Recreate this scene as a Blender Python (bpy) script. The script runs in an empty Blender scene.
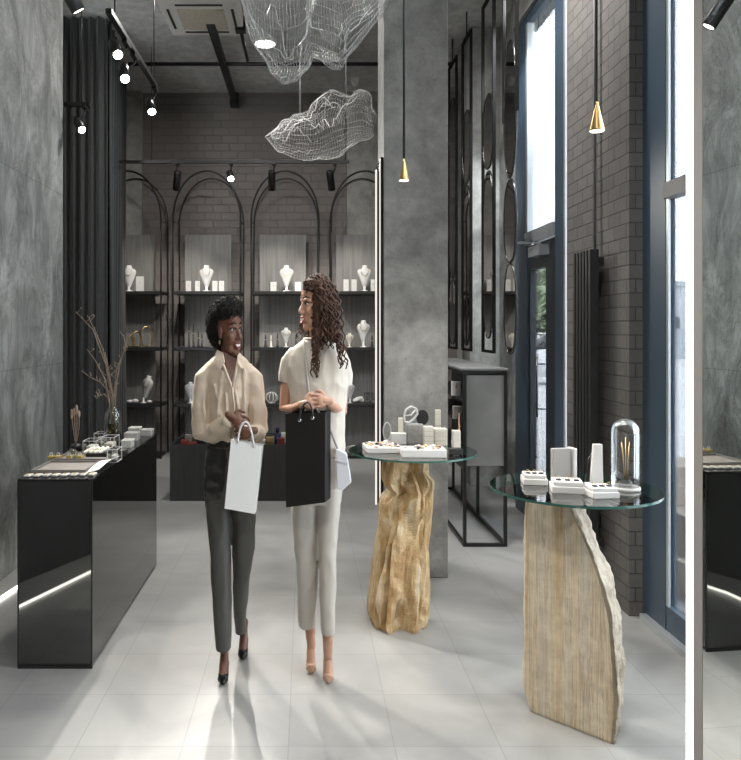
import bpy, math, random
from mathutils import Vector, Matrix, noise
R = math.radians
rng = random.Random(7)
SC = bpy.context.scene
COL = SC.collection

# ------------------------------------------------------------------ camera model
F, VX, VY, HC = 740.0, 306.0, 328.0, 1.6
def P(px, py, Y):
    """point at depth Y that stands where the photograph shows pixel (px, py)"""
    return Vector(((px - VX) / F * Y, Y, HC - (py - VY) / F * Y))
def PX(px, Y): return (px - VX) / F * Y
def PZ(py, Y): return HC - (py - VY) / F * Y
def YF(py, z=0.0): return (HC - z) * F / (py - VY)

cam = bpy.data.cameras.new('camera'); camo = bpy.data.objects.new('camera', cam); COL.objects.link(camo)
camo.location = (0, 0, HC); camo.rotation_euler = (R(90), 0, 0)
cam.sensor_fit = 'HORIZONTAL'; cam.sensor_width = 36; cam.lens = 36 * F / 741
cam.shift_x = (370.5 - VX) / 741; cam.shift_y = -(380 - VY) / 741
cam.clip_start = 0.02; cam.clip_end = 300
SC.camera = camo

# ------------------------------------------------------------------ materials
def newmat(name):
    m = bpy.data.materials.new(name); m.use_nodes = True
    nt = m.node_tree; nt.nodes.clear()
    out = nt.nodes.new('ShaderNodeOutputMaterial')
    return m, nt, out
def N(nt, t, **kw):
    n = nt.nodes.new(t)
    for k, v in kw.items():
        if k in n.inputs: n.inputs[k].default_value = v
        else: setattr(n, k, v)
    return n
def ramp(nt, stops):
    r = nt.nodes.new('ShaderNodeValToRGB'); e = r.color_ramp.elements
    while len(e) < len(stops): e.new(0.5)
    for el, (p, c) in zip(e, stops):
        el.position = p; el.color = (*c, 1) if len(c) == 3 else c
    return r
def c3(c): return (c, c, c) if isinstance(c, (int, float)) else tuple(c)
def mat(name, col, rough=0.5, metal=0.0, var=0.0, scale=8.0, bump=0.0, bscale=None, spec=0.5, stretch=(1, 1, 1), sheen=0.0, coat=0.0):
    m, nt, out = newmat(name); col = c3(col)
    b = N(nt, 'ShaderNodeBsdfPrincipled'); b.inputs['Base Color'].default_value = (*col, 1)
    b.inputs['Roughness'].default_value = rough; b.inputs['Metallic'].default_value = metal
    b.inputs['Specular IOR Level'].default_value = spec
    if sheen: b.inputs['Sheen Weight'].default_value = sheen
    if coat: b.inputs['Coat Weight'].default_value = coat
    nt.links.new(b.outputs[0], out.inputs[0])
    tc = N(nt, 'ShaderNodeTexCoord'); mp = N(nt, 'ShaderNodeMapping'); mp.inputs['Scale'].default_value = stretch
    nt.links.new(tc.outputs['Object'], mp.inputs[0])
    if var:
        nz = N(nt, 'ShaderNodeTexNoise', Scale=scale, Detail=5.0); nt.links.new(mp.outputs[0], nz.inputs[0])
        rp = ramp(nt, [(0.3, tuple(x * (1 - var) for x in col)), (0.7, tuple(min(1, x * (1 + var)) for x in col))])
        nt.links.new(nz.outputs[0], rp.inputs[0]); nt.links.new(rp.outputs[0], b.inputs['Base Color'])
    if bump:
        nb = N(nt, 'ShaderNodeTexNoise', Scale=bscale or scale * 3, Detail=4.0); nt.links.new(mp.outputs[0], nb.inputs[0])
        bp = N(nt, 'ShaderNodeBump', Strength=bump, Distance=0.02); nt.links.new(nb.outputs[0], bp.inputs['Height'])
        nt.links.new(bp.outputs[0], b.inputs['Normal'])
    return m
def emis(name, col, s):
    m, nt, out = newmat(name); e = N(nt, 'ShaderNodeEmission', Strength=s); e.inputs[0].default_value = (*col, 1)
    nt.links.new(e.outputs[0], out.inputs[0]); return m
def glass(name, tint=(1, 1, 1), refl=1.0, rough=0.0):
    m, nt, out = newmat(name)
    t = N(nt, 'ShaderNodeBsdfTransparent'); t.inputs[0].default_value = (*tint, 1)
    g = N(nt, 'ShaderNodeBsdfGlossy', Roughness=rough); g.inputs[0].default_value = (1, 1, 1, 1)
    lw = N(nt, 'ShaderNodeFresnel', IOR=1.5)
    mu = N(nt, 'ShaderNodeMath', operation='MULTIPLY'); mu.inputs[1].default_value = refl
    mx = N(nt, 'ShaderNodeMixShader')
    nt.links.new(lw.outputs[0], mu.inputs[0]); nt.links.new(mu.outputs[0], mx.inputs[0])
    nt.links.new(t.outputs[0], mx.inputs[1]); nt.links.new(g.outputs[0], mx.inputs[2]); nt.links.new(mx.outputs[0], out.inputs[0])
    return m

def floor_mat():
    m, nt, out = newmat('floor_tile')
    b = N(nt, 'ShaderNodeBsdfPrincipled'); b.inputs['Specular IOR Level'].default_value = 0.45
    tc = N(nt, 'ShaderNodeTexCoord'); mp = N(nt, 'ShaderNodeMapping')
    mp.inputs['Location'].default_value = (0.472 + 0.405 * 8, 4.0 - 2.83 + 0.0 , 0)
    nt.links.new(tc.outputs['Object'], mp.inputs[0])
    br = N(nt, 'ShaderNodeTexBrick', offset=0.0, squash=1.0)
    br.inputs['Scale'].default_value = 1; br.inputs['Mortar Size'].default_value = 0.0022; br.inputs['Mortar Smooth'].default_value = 0.2
    br.inputs['Brick Width'].default_value = 0.405; br.inputs['Row Height'].default_value = 0.4; br.inputs['Bias'].default_value = 0
    br.inputs['Color1'].default_value = (0.35, 0.35, 0.342, 1); br.inputs['Color2'].default_value = (0.385, 0.385, 0.376, 1); br.inputs['Mortar'].default_value = (0.285, 0.285, 0.28, 1)
    nt.links.new(mp.outputs[0], br.inputs[0])
    n1 = N(nt, 'ShaderNodeTexNoise', Scale=2.2, Detail=6.0, Distortion=1.2); nt.links.new(tc.outputs['Object'], n1.inputs[0])
    rp = ramp(nt, [(0.3, (0.80, 0.80, 0.80)), (0.7, (1.05, 1.05, 1.05))]); nt.links.new(n1.outputs[0], rp.inputs[0])
    mx = N(nt, 'ShaderNodeMix', data_type='RGBA', blend_type='MULTIPLY'); mx.inputs[0].default_value = 1
    nt.links.new(br.outputs[0], mx.inputs[6]); nt.links.new(rp.outputs[0], mx.inputs[7]); nt.links.new(mx.outputs[2], b.inputs['Base Color'])
    rr = ramp(nt, [(0.3, (0.28,) * 3), (0.75, (0.42,) * 3)]); nt.links.new(n1.outputs[0], rr.inputs[0]); nt.links.new(rr.outputs[0], b.inputs['Roughness'])
    nt.links.new(b.outputs[0], out.inputs[0]); return m
def stone_mat():
    m, nt, out = newmat('slate_wall')
    b = N(nt, 'ShaderNodeBsdfPrincipled', Roughness=0.6)
    tc = N(nt, 'ShaderNodeTexCoord'); mp = N(nt, 'ShaderNodeMapping'); mp.inputs['Scale'].default_value = (1, 1.0, 0.55)
    mp.inputs['Rotation'].default_value = (R(20), 0, 0)
    nt.links.new(tc.outputs['Object'], mp.inputs[0])
    n1 = N(nt, 'ShaderNodeTexNoise', Scale=3.0, Detail=10.0, Roughness=0.72, Distortion=0.8); nt.links.new(mp.outputs[0], n1.inputs[0])
    r1 = ramp(nt, [(0.34, (0.075, 0.079, 0.075)), (0.5, (0.18, 0.186, 0.178)), (0.66, (0.33, 0.338, 0.325))]); nt.links.new(n1.outputs[0], r1.inputs[0])
    n2 = N(nt, 'ShaderNodeTexNoise', Scale=2.2, Detail=9.0, Roughness=0.68, Distortion=0.9); nt.links.new(mp.outputs[0], n2.inputs[0])
    r2 = ramp(nt, [(0.482, (1, 1, 1)), (0.498, (0.25, 0.25, 0.25)), (0.514, (1, 1, 1))]); nt.links.new(n2.outputs[0], r2.inputs[0])
    mx = N(nt, 'ShaderNodeMix', data_type='RGBA', blend_type='MULTIPLY'); mx.inputs[0].default_value = 0.55
    nt.links.new(r1.outputs[0], mx.inputs[6]); nt.links.new(r2.outputs[0], mx.inputs[7])
    sp = N(nt, 'ShaderNodeSeparateXYZ'); cb = N(nt, 'ShaderNodeCombineXYZ'); nt.links.new(tc.outputs['Object'], sp.inputs[0])
    nt.links.new(sp.outputs[1], cb.inputs[0]); nt.links.new(sp.outputs[2], cb.inputs[1])
    br = N(nt, 'ShaderNodeTexBrick', offset=0.5); br.inputs['Scale'].default_value = 1; br.inputs['Mortar Size'].default_value = 0.003
    br.inputs['Brick Width'].default_value = 1.24; br.inputs['Row Height'].default_value = 1.325
    br.inputs['Color1'].default_value = (0.93, 0.93, 0.93, 1); br.inputs['Color2'].default_value = (1, 1, 1, 1); br.inputs['Mortar'].default_value = (0.55, 0.55, 0.55, 1)
    nt.links.new(cb.outputs[0], br.inputs[0])
    m2 = N(nt, 'ShaderNodeMix', data_type='RGBA', blend_type='MULTIPLY'); m2.inputs[0].default_value = 1
    nt.links.new(mx.outputs[2], m2.inputs[6]); nt.links.new(br.outputs[0], m2.inputs[7]); nt.links.new(m2.outputs[2], b.inputs['Base Color'])
    bp = N(nt, 'ShaderNodeBump', Strength=0.8, Distance=0.04); nt.links.new(n1.outputs[0], bp.inputs['Height']); nt.links.new(bp.outputs[0], b.inputs['Normal'])
    nt.links.new(b.outputs[0], out.inputs[0]); return m
def concrete_mat(name, lo, hi, sc=1.5):
    m, nt, out = newmat(name)
    b = N(nt, 'ShaderNodeBsdfPrincipled', Roughness=0.75)
    tc = N(nt, 'ShaderNodeTexCoord')
    n1 = N(nt, 'ShaderNodeTexNoise', Scale=sc, Detail=8.0, Roughness=0.6, Distortion=0.6); nt.links.new(tc.outputs['Object'], n1.inputs[0])
    r1 = ramp(nt, [(0.34, lo), (0.66, hi)]); nt.links.new(n1.outputs[0], r1.inputs[0])
    vo = N(nt, 'ShaderNodeTexVoronoi', Scale=14.0); nt.links.new(tc.outputs['Object'], vo.inputs[0])
    r2 = ramp(nt, [(0.04, (0.6,) * 3), (0.14, (1, 1, 1))]); nt.links.new(vo.outputs[0], r2.inputs[0])
    mx = N(nt, 'ShaderNodeMix', data_type='RGBA', blend_type='MULTIPLY'); mx.inputs[0].default_value = 0.8
    nt.links.new(r1.outputs[0], mx.inputs[6]); nt.links.new(r2.outputs[0], mx.inputs[7]); nt.links.new(mx.outputs[2], b.inputs['Base Color'])
    n5 = N(nt, 'ShaderNodeTexNoise', Scale=9.0, Detail=8.0, Roughness=0.7); nt.links.new(tc.outputs['Object'], n5.inputs[0])
    r5 = ramp(nt, [(0.36, (0.78,) * 3), (0.62, (1.12,) * 3)]); nt.links.new(n5.outputs[0], r5.inputs[0])
    m5 = N(nt, 'ShaderNodeMix', data_type='RGBA', blend_type='MULTIPLY'); m5.inputs[0].default_value = 1; nt.links.new(mx.outputs[2], m5.inputs[6]); nt.links.new(r5.outputs[0], m5.inputs[7]); nt.links.new(m5.outputs[2], b.inputs['Base Color'])
    n3 = N(nt, 'ShaderNodeTexNoise', Scale=40.0, Detail=3.0); nt.links.new(tc.outputs['Object'], n3.inputs[0])
    bp = N(nt, 'ShaderNodeBump', Strength=0.4, Distance=0.01); nt.links.new(n3.outputs[0], bp.inputs['Height']); nt.links.new(bp.outputs[0], b.inputs['Normal'])
    nt.links.new(b.outputs[0], out.inputs[0]); return m
def brick_mat(name, axis, c1, c2, mo, w=0.165, h=0.078):
    m, nt, out = newmat(name)
    b = N(nt, 'ShaderNodeBsdfPrincipled', Roughness=0.7)
    tc = N(nt, 'ShaderNodeTexCoord'); sp = N(nt, 'ShaderNodeSeparateXYZ'); cb = N(nt, 'ShaderNodeCombineXYZ')
    nt.links.new(tc.outputs['Object'], sp.inputs[0])
    ad = N(nt, 'ShaderNodeMath', operation='ADD'); nt.links.new(sp.outputs[0], ad.inputs[0]); nt.links.new(sp.outputs[1], ad.inputs[1])
    nt.links.new(ad.outputs[0], cb.inputs[0]); nt.links.new(sp.outputs[2], cb.inputs[1])
    br = N(nt, 'ShaderNodeTexBrick', offset=0.5); br.inputs['Scale'].default_value = 1; br.inputs['Mortar Size'].default_value = 0.005
    br.inputs['Mortar Smooth'].default_value = 0.4; br.inputs['Brick Width'].default_value = w; br.inputs['Row Height'].default_value = h
    br.inputs['Color1'].default_value = (*c1, 1); br.inputs['Color2'].default_value = (*c2, 1); br.inputs['Mortar'].default_value = (*mo, 1)
    nt.links.new(cb.outputs[0], br.inputs[0]); nt.links.new(br.outputs[0], b.inputs['Base Color'])
    n3 = N(nt, 'ShaderNodeTexNoise', Scale=30.0, Detail=3.0); nt.links.new(tc.outputs['Object'], n3.inputs[0])
    mu = N(nt, 'ShaderNodeMath', operation='MULTIPLY_ADD'); mu.inputs[1].default_value = -1.0
    nt.links.new(br.outputs[1], mu.inputs[0]); 
    m3 = N(nt, 'ShaderNodeMath', operation='MULTIPLY'); m3.inputs[1].default_value = 0.5; nt.links.new(n3.outputs[0], m3.inputs[0]); nt.links.new(m3.outputs[0], mu.inputs[2])
    bp = N(nt, 'ShaderNodeBump', Strength=0.9, Distance=0.008); nt.links.new(mu.outputs[0], bp.inputs['Height']); nt.links.new(bp.outputs[0], b.inputs['Normal'])
    nt.links.new(b.outputs[0], out.inputs[0]); return m
def banded_mat(name, stops, scale, dist, zs, rough=0.5, bump=0.4, zoff=0.0, tints=None):
    """stone whose bands run along z: noise stretched far along z"""
    m, nt, out = newmat(name)
    b = N(nt, 'ShaderNodeBsdfPrincipled', Roughness=rough)
    tc = N(nt, 'ShaderNodeTexCoord'); mp = N(nt, 'ShaderNodeMapping'); mp.inputs['Scale'].default_value = (1, 1, zs); mp.inputs['Location'].default_value = (0, 0, zoff)
    nt.links.new(tc.outputs['Object'], mp.inputs[0])
    n1 = N(nt, 'ShaderNodeTexNoise', Scale=scale, Detail=6.0, Roughness=0.65, Distortion=dist); nt.links.new(mp.outputs[0], n1.inputs[0])
    r1 = ramp(nt, stops); nt.links.new(n1.outputs[0], r1.inputs[0])
    n4 = N(nt, 'ShaderNodeTexNoise', Scale=scale * 0.3, Detail=2.0); nt.links.new(mp.outputs[0], n4.inputs[0])
    r4 = ramp(nt, tints or [(0.35, (1, 1, 1)), (0.65, (1, 1, 1))]); nt.links.new(n4.outputs[0], r4.inputs[0])
    m4 = N(nt, 'ShaderNodeMix', data_type='RGBA', blend_type='MULTIPLY'); m4.inputs[0].default_value = 1; nt.links.new(r1.outputs[0], m4.inputs[6]); nt.links.new(r4.outputs[0], m4.inputs[7])
    n2 = N(nt, 'ShaderNodeTexNoise', Scale=18.0, Detail=6.0); nt.links.new(tc.outputs['Object'], n2.inputs[0])
    r2 = ramp(nt, [(0.3, (0.85, 0.84, 0.82)), (0.65, (1.05, 1.05, 1.05))]); nt.links.new(n2.outputs[0], r2.inputs[0])
    mx = N(nt, 'ShaderNodeMix', data_type='RGBA', blend_type='MULTIPLY'); mx.inputs[0].default_value = 1
    nt.links.new(m4.outputs[2], mx.inputs[6]); nt.links.new(r2.outputs[0], mx.inputs[7]); nt.links.new(mx.outputs[2], b.inputs['Base Color'])
    ad = N(nt, 'ShaderNodeMath', operation='ADD'); nt.links.new(n1.outputs[0], ad.inputs[0]); nt.links.new(n2.outputs[0], ad.inputs[1])
    bp = N(nt, 'ShaderNodeBump', Strength=bump, Distance=0.02); nt.links.new(ad.outputs[0], bp.inputs['Height']); nt.links.new(bp.outputs[0], b.inputs['Normal'])
    nt.links.new(b.outputs[0], out.inputs[0]); return m

M = {}
M['floor'] = floor_mat(); M['slate'] = stone_mat()
M['concrete'] = concrete_mat('concrete_column', (0.25, 0.253, 0.243), (0.50, 0.502, 0.482), 2.2)
M['ceiling'] = concrete_mat('concrete_ceiling', (0.48, 0.48, 0.465), (0.70, 0.695, 0.67), 0.9)
M['pilaster'] = concrete_mat('concrete_pilaster', (0.32, 0.31, 0.285), (0.42, 0.41, 0.38))
M['brick'] = brick_mat('painted_brick', 'y', (0.118, 0.111, 0.105), (0.15, 0.141, 0.134), (0.072, 0.069, 0.066))
M['brick_back'] = brick_mat('painted_brick_back', 'x', (0.20, 0.178, 0.166), (0.235, 0.21, 0.196), (0.20, 0.178, 0.166), 0.21, 0.10)
M['dark_wall'] = mat('dark_plaster', (0.05, 0.05, 0.048), 0.8, var=0.2, scale=2)
M['black_metal'] = mat('black_metal', 0.012, 0.35, 0.0, var=0.2, scale=20)
M['satin_black'] = mat('satin_black', 0.018, 0.45, var=0.15, scale=12)
M['dark_mirror'] = mat('dark_mirror_glass', (0.165, 0.168, 0.162), 0.03, 1.0)
M['mirror'] = mat('silvered_mirror', (0.86, 0.88, 0.86), 0.005, 1.0)
M['smoke_mirror'] = mat('smoked_mirror', (0.42, 0.42, 0.42), 0.02, 1.0)
M['black_wood'] = mat('black_wood', 0.022, 0.5, var=0.35, scale=6, stretch=(6, 6, 0.4))
M['gray_wood'] = mat('grey_wood_panel', (0.26, 0.25, 0.24), 0.6, var=0.22, scale=5, stretch=(7, 7, 0.35))
M['curtain'] = mat('charcoal_curtain', (0.015, 0.0155, 0.0145), 0.9, var=0.2, scale=14, sheen=0.15)
M['curtain_blue'] = mat('slate_curtain', (0.024, 0.028, 0.029), 0.9, var=0.2, scale=14, sheen=0.15)
M['blue_steel'] = mat('blue_grey_frame', (0.055, 0.088, 0.125), 0.35, 0.0, var=0.1, scale=5)
M['black_steel'] = mat('dark_door_steel', (0.016, 0.021, 0.026), 0.35)
M['alu'] = mat('pale_aluminium', (0.62, 0.66, 0.69), 0.3, 0.6)
M['chrome'] = mat('chrome', (0.8, 0.8, 0.8), 0.12, 1.0)
M['gold'] = mat('brushed_brass', (0.72, 0.50, 0.22), 0.28, 1.0, var=0.08, scale=30)
M['silver'] = mat('silver_wire', (0.74, 0.74, 0.73), 0.4, 0.15)
M['white'] = mat('white_lacquer', (0.78, 0.77, 0.755), 0.4, var=0.03)
M['white_plaster'] = mat('white_display', (0.74, 0.73, 0.71), 0.6, var=0.04)
M['offwhite'] = mat('cream_display', (0.76, 0.72, 0.63), 0.6, var=0.05)
M['taupe'] = mat('taupe_velvet', (0.21, 0.19, 0.175), 0.8, var=0.1, scale=25)
M['warm_grey'] = mat('warm_grey_card', (0.40, 0.385, 0.365), 0.7, var=0.04)
M['grey_panel'] = mat('grey_stone_panel', (0.21, 0.214, 0.211), 0.55, var=0.22, scale=3)
M['paper'] = mat('white_paper', (0.83, 0.83, 0.82), 0.7, var=0.02, bump=0.08, bscale=12)
M['lilac'] = mat('pale_lilac_card', (0.62, 0.63, 0.67), 0.6)
M['black_paper'] = mat('black_paper', (0.010, 0.0085, 0.008), 0.7, var=0.1, spec=0.25)
M['black_gloss'] = mat('black_gloss', 0.01, 0.12)
M['window_glass'] = glass('window_glass', (0.955, 0.98, 1.0), 0.9)
M['table_glass'] = glass('table_glass', (0.965, 0.985, 0.975), 1.3)
M['cloche_glass'] = glass('cloche_glass', (0.985, 0.99, 0.99), 0.5)
M['vase_glass'] = glass('vase_glass', (0.98, 0.985, 0.97), 0.75)
M['pad'] = mat('pale_pad', (0.50, 0.49, 0.46), 0.6)
M['glass_edge'] = mat('green_glass_edge', (0.05, 0.14, 0.115), 0.1)
M['amber_water'] = glass('murky_water', (0.66, 0.58, 0.32), 1.0)
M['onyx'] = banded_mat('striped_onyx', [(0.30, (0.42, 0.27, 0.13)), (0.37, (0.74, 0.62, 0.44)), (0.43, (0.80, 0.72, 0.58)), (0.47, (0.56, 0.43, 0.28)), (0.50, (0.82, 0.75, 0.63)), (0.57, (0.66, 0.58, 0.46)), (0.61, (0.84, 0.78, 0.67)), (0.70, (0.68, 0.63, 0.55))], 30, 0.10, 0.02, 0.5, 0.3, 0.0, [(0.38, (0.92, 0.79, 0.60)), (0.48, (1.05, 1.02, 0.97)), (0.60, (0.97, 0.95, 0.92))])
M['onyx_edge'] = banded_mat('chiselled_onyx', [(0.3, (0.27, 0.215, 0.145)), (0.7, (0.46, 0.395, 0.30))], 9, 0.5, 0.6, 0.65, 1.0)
M['goldrock'] = banded_mat('golden_rock', [(0.30, (0.26, 0.14, 0.055)), (0.42, (0.46, 0.29, 0.13)), (0.53, (0.58, 0.43, 0.24)), (0.64, (0.70, 0.58, 0.41))], 8, 1.2, 0.35, 0.55, 0.9)
M['skin_dark'] = mat('deep_brown_skin', (0.135, 0.056, 0.033), 0.42, var=0.12, scale=20)
M['skin_light'] = mat('warm_tan_skin', (0.50, 0.285, 0.195), 0.45, var=0.08, scale=20)
M['afro'] = mat('black_hair', (0.010, 0.008, 0.007), 0.75, var=0.4, scale=60, bump=0.8, bscale=120)
M['brown_hair'] = mat('dark_brown_hair', (0.060, 0.031, 0.020), 0.6, var=0.45, scale=30, spec=0.25)
M['beige_silk'] = mat('beige_blouse', (0.61, 0.505, 0.395), 0.5, var=0.04, scale=10, sheen=0.2)
M['cream_cloth'] = mat('cream_top', (0.59, 0.54, 0.465), 0.65, var=0.03, scale=10, sheen=0.2)
M['charcoal_trousers'] = mat('charcoal_trousers', (0.060, 0.059, 0.053), 0.55, var=0.1, scale=12)
M['leather'] = mat('black_leather', (0.020, 0.020, 0.018), 0.28, var=0.2, scale=14, bump=0.3, bscale=25)
M['offwhite_trousers'] = mat('off_white_trousers', (0.54, 0.505, 0.455), 0.65, var=0.04, scale=10)
M['nude'] = mat('nude_leather', (0.56, 0.34, 0.25), 0.35)
M['lips_red'] = mat('rose_lips', (0.36, 0.10, 0.09), 0.35)
M['lips_brown'] = mat('brown_lips', (0.17, 0.055, 0.045), 0.35)
M['teeth'] = mat('teeth', (0.85, 0.83, 0.79), 0.25)
M['eye_white'] = mat('eye_white', (0.62, 0.61, 0.59), 0.2)
M['iris'] = mat('dark_iris', (0.02, 0.012, 0.008), 0.15)
M['brow'] = mat('dark_brow', (0.012, 0.009, 0.007), 0.7)
M['dark_chrome'] = mat('dark_chrome', 0.10, 0.25, 0.9)
M['matte_black'] = mat('matte_black', 0.005, 0.8, spec=0.2)
M['led'] = emis('led_white', (1.0, 0.97, 0.90), 7.0)
M['led_soft'] = emis('led_soft', (1.0, 0.95, 0.86), 1.0)
M['lens'] = emis('lamp_lens', (1.0, 0.98, 0.94), 40.0)
M['lens_dim'] = emis('lamp_lens_dim', (1.0, 0.97, 0.9), 6.0)
M['lens_off'] = mat('unlit_lens', (0.35, 0.35, 0.33), 0.2)
M['ac_white'] = mat('ac_plastic', (0.82, 0.80, 0.75), 0.5)
M['ac_grille'] = mat('ac_filter', (0.62, 0.56, 0.46), 0.7, var=0.1, scale=30)
M['twig'] = mat('brown_twig', (0.24, 0.185, 0.14), 0.8, var=0.3, scale=30)
M['dried'] = mat('dried_flower', (0.33, 0.24, 0.18), 0.8, var=0.3, scale=40)
M['ochre'] = mat('ochre_velvet', (0.42, 0.30, 0.07), 0.6)
M['red'] = mat('red_enamel', (0.20, 0.04, 0.03), 0.35)
M['navy'] = mat('navy_bottle', (0.02, 0.025, 0.09), 0.2)
M['pavement'] = mat('grey_pavement', (0.42, 0.43, 0.44), 0.85, var=0.1, scale=2)
M['render_wall'] = mat('pale_render', (0.55, 0.57, 0.60), 0.8, var=0.05, scale=2)
M['grey_fence'] = mat('grey_fence', (0.38, 0.41, 0.44), 0.7, var=0.1)
M['beige_stone'] = mat('beige_stone', (0.42, 0.37, 0.31), 0.7, var=0.05)
M['leaf'] = mat('leaf_green', (0.20, 0.27, 0.15), 0.6, var=0.4, scale=6)
M['bark'] = mat('bark', (0.09, 0.07, 0.05), 0.9)
M['car_paint'] = mat('white_car_paint', (0.75, 0.76, 0.78), 0.2, coat=0.5)
M['car_glass'] = mat('car_glass', (0.03, 0.035, 0.04), 0.08)
M['tyre'] = mat('tyre', 0.02, 0.8)
M['grey_box'] = mat('grey_conduit', (0.20, 0.20, 0.20), 0.5)

# ------------------------------------------------------------------ mesh builder
def frames(pts, closed=False):
    n = len(pts); T = []
    for i in range(n):
        a = pts[i - 1] if (i > 0 or closed) else pts[i]; b = pts[(i + 1) % n] if (i < n - 1 or closed) else pts[i]
        d = b - a; T.append(d.normalized() if d.length > 1e-9 else Vector((0, 0, 1)))
    u = T[0].orthogonal().normalized()
    if abs(T[0].z) > 0.9: u = (Vector((1, 0, 0)) - T[0] * T[0].x).normalized()
    out = []
    for t in T:
        u = (u - t * u.dot(t)); u = u.normalized() if u.length > 1e-6 else t.orthogonal().normalized()
        out.append((u.copy(), t.cross(u)))
    return out
class MB:
    def __init__(s): s.v = []; s.f = []; s.m = []; s.s = []
    def add(s, vs, fs, mi=0, sm=False):
        o = len(s.v); s.v += [Vector(p) for p in vs]
        for f in fs: s.f.append([i + o for i in f]); s.m.append(mi); s.s.append(sm)
        return s
    def box(s, c, size, rot=None, mi=0):
        hx, hy, hz = size[0] / 2, size[1] / 2, size[2] / 2; c = Vector(c)
        vs = [Vector((x, y, z)) for x in (-hx, hx) for y in (-hy, hy) for z in (-hz, hz)]
        if rot is not None: vs = [rot @ v for v in vs]
        return s.add([v + c for v in vs], [(0, 1, 3, 2), (4, 6, 7, 5), (0, 4, 5, 1), (2, 3, 7, 6), (0, 2, 6, 4), (1, 5, 7, 3)], mi)
    def bb(s, x0, x1, y0, y1, z0, z1, mi=0):
        return s.box(((x0 + x1) / 2, (y0 + y1) / 2, (z0 + z1) / 2), (abs(x1 - x0), abs(y1 - y0), abs(z1 - z0)), None, mi)
    def bar(s, a, b, w, h=None, mi=0):
        a, b = Vector(a), Vector(b); d = b - a; h = h or w
        t = d.normalized(); up = Vector((0, 0, 1)) if abs(t.z) < 0.95 else Vector((0, 1, 0))
        x = t.cross(up).normalized(); z = x.cross(t)
        return s.box((a + b) / 2, (w, d.length, h), Matrix((x, t, z)).transposed(), mi)
    def tube(s, pts, r, n=8, closed=False, mi=0, rnd=False, flat=None):
        pts = [Vector(p) for p in pts]; rs = list(r) if isinstance(r, (list, tuple)) else [r] * len(pts)
        if rnd and not closed:
            d0 = (pts[0] - pts[1]).normalized(); d1 = (pts[-1] - pts[-2]).normalized(); a, b = [], []
            for k in (0.35, 0.75, 0.97): 
                h = math.sqrt(max(0, 1 - k * k)); 
                a.append((pts[0] + d0 * rs[0] * k, rs[0] * h)); b.append((pts[-1] + d1 * rs[-1] * k, rs[-1] * h))
            a.reverse()
            pts = [p for p, _ in a] + pts + [p for p, _ in b]; rs = [q for _, q in a] + rs + [q for _, q in b]
        fr = frames(pts, closed); vs = []
        for p, q, (u, w) in zip(pts, rs, fr):
            for k in range(n):
                t = 2 * math.pi * k / n; vs.append(p + u * math.cos(t) * q + w * math.sin(t) * q * (flat or 1))
        m = len(pts); fs = []
        for i in range(m if closed else m - 1):
            j = (i + 1) % m
            for k in range(n): fs.append((i * n + k, i * n + (k + 1) % n, j * n + (k + 1) % n, j * n + k))
        if not closed: fs += [tuple(range(n - 1, -1, -1)), tuple((m - 1) * n + k for k in range(n))]
        return s.add(vs, fs, mi, True)
    def lathe(s, prof, c=(0, 0, 0), n=24, mi=0, sm=True, rot=None, sx=1, sy=1):
        c = Vector(c); vs = []
        for r, z in prof:
            for k in range(n):
                t = 2 * math.pi * k / n; v = Vector((r * math.cos(t) * sx, r * math.sin(t) * sy, z))
                vs.append(c + (rot @ v if rot is not None else v))
        m = len(prof); fs = [(i * n + k, i * n + (k + 1) % n, (i + 1) * n + (k + 1) % n, (i + 1) * n + k) for i in range(m - 1) for k in range(n)]
        fs += [tuple(range(n - 1, -1, -1)), tuple((m - 1) * n + k for k in range(n))]
        return s.add(vs, fs, mi, sm)
    def ell(s, c, r, n=14, rot=None, mi=0):
        if isinstance(r, (int, float)): r = (r, r, r)
        c = Vector(c); m = n // 2 + 1; vs = []
        for i in range(1, m):
            a = math.pi * i / m
            for k in range(n):
                t = 2 * math.pi * k / n; v = Vector((r[0] * math.sin(a) * math.cos(t), r[1] * math.sin(a) * math.sin(t), r[2] * math.cos(a)))
                vs.append(c + (rot @ v if rot is not None else v))
        tp = Vector((0, 0, r[2])); bt = Vector((0, 0, -r[2]))
        if rot is not None: tp = rot @ tp; bt = rot @ bt
        vs += [c + tp, c + bt]; L = len(vs); fs = []
        for i in range(m - 2):
            for k in range(n): fs.append((i * n + k, (i + 1) * n + k, (i + 1) * n + (k + 1) % n, i * n + (k + 1) % n))
        for k in range(n):
            fs.append((L - 2, k, (k + 1) % n)); fs.append((L - 1, (m - 2) * n + (k + 1) % n, (m - 2) * n + k))
        return s.add(vs, fs, mi, True)
    def loft(s, rings, cap=True, mi=0, sm=True):
        n = len(rings[0]); vs = [p for r in rings for p in r]; m = len(rings)
        fs = [(i * n + k, i * n + (k + 1) % n, (i + 1) * n + (k + 1) % n, (i + 1) * n + k) for i in range(m - 1) for k in range(n)]
        if cap: fs += [tuple(range(n - 1, -1, -1)), tuple((m - 1) * n + k for k in range(n))]
        return s.add(vs, fs, mi, sm)
    def prism(s, poly, off, mi=0):
        poly = [Vector(p) for p in poly]; off = Vector(off); n = len(poly)
        vs = poly + [p + off for p in poly]
        return s.add(vs, [tuple(range(n)), tuple(range(2 * n - 1, n - 1, -1))] + [(k, n + k, n + (k + 1) % n, (k + 1) % n) for k in range(n)], mi)
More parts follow.
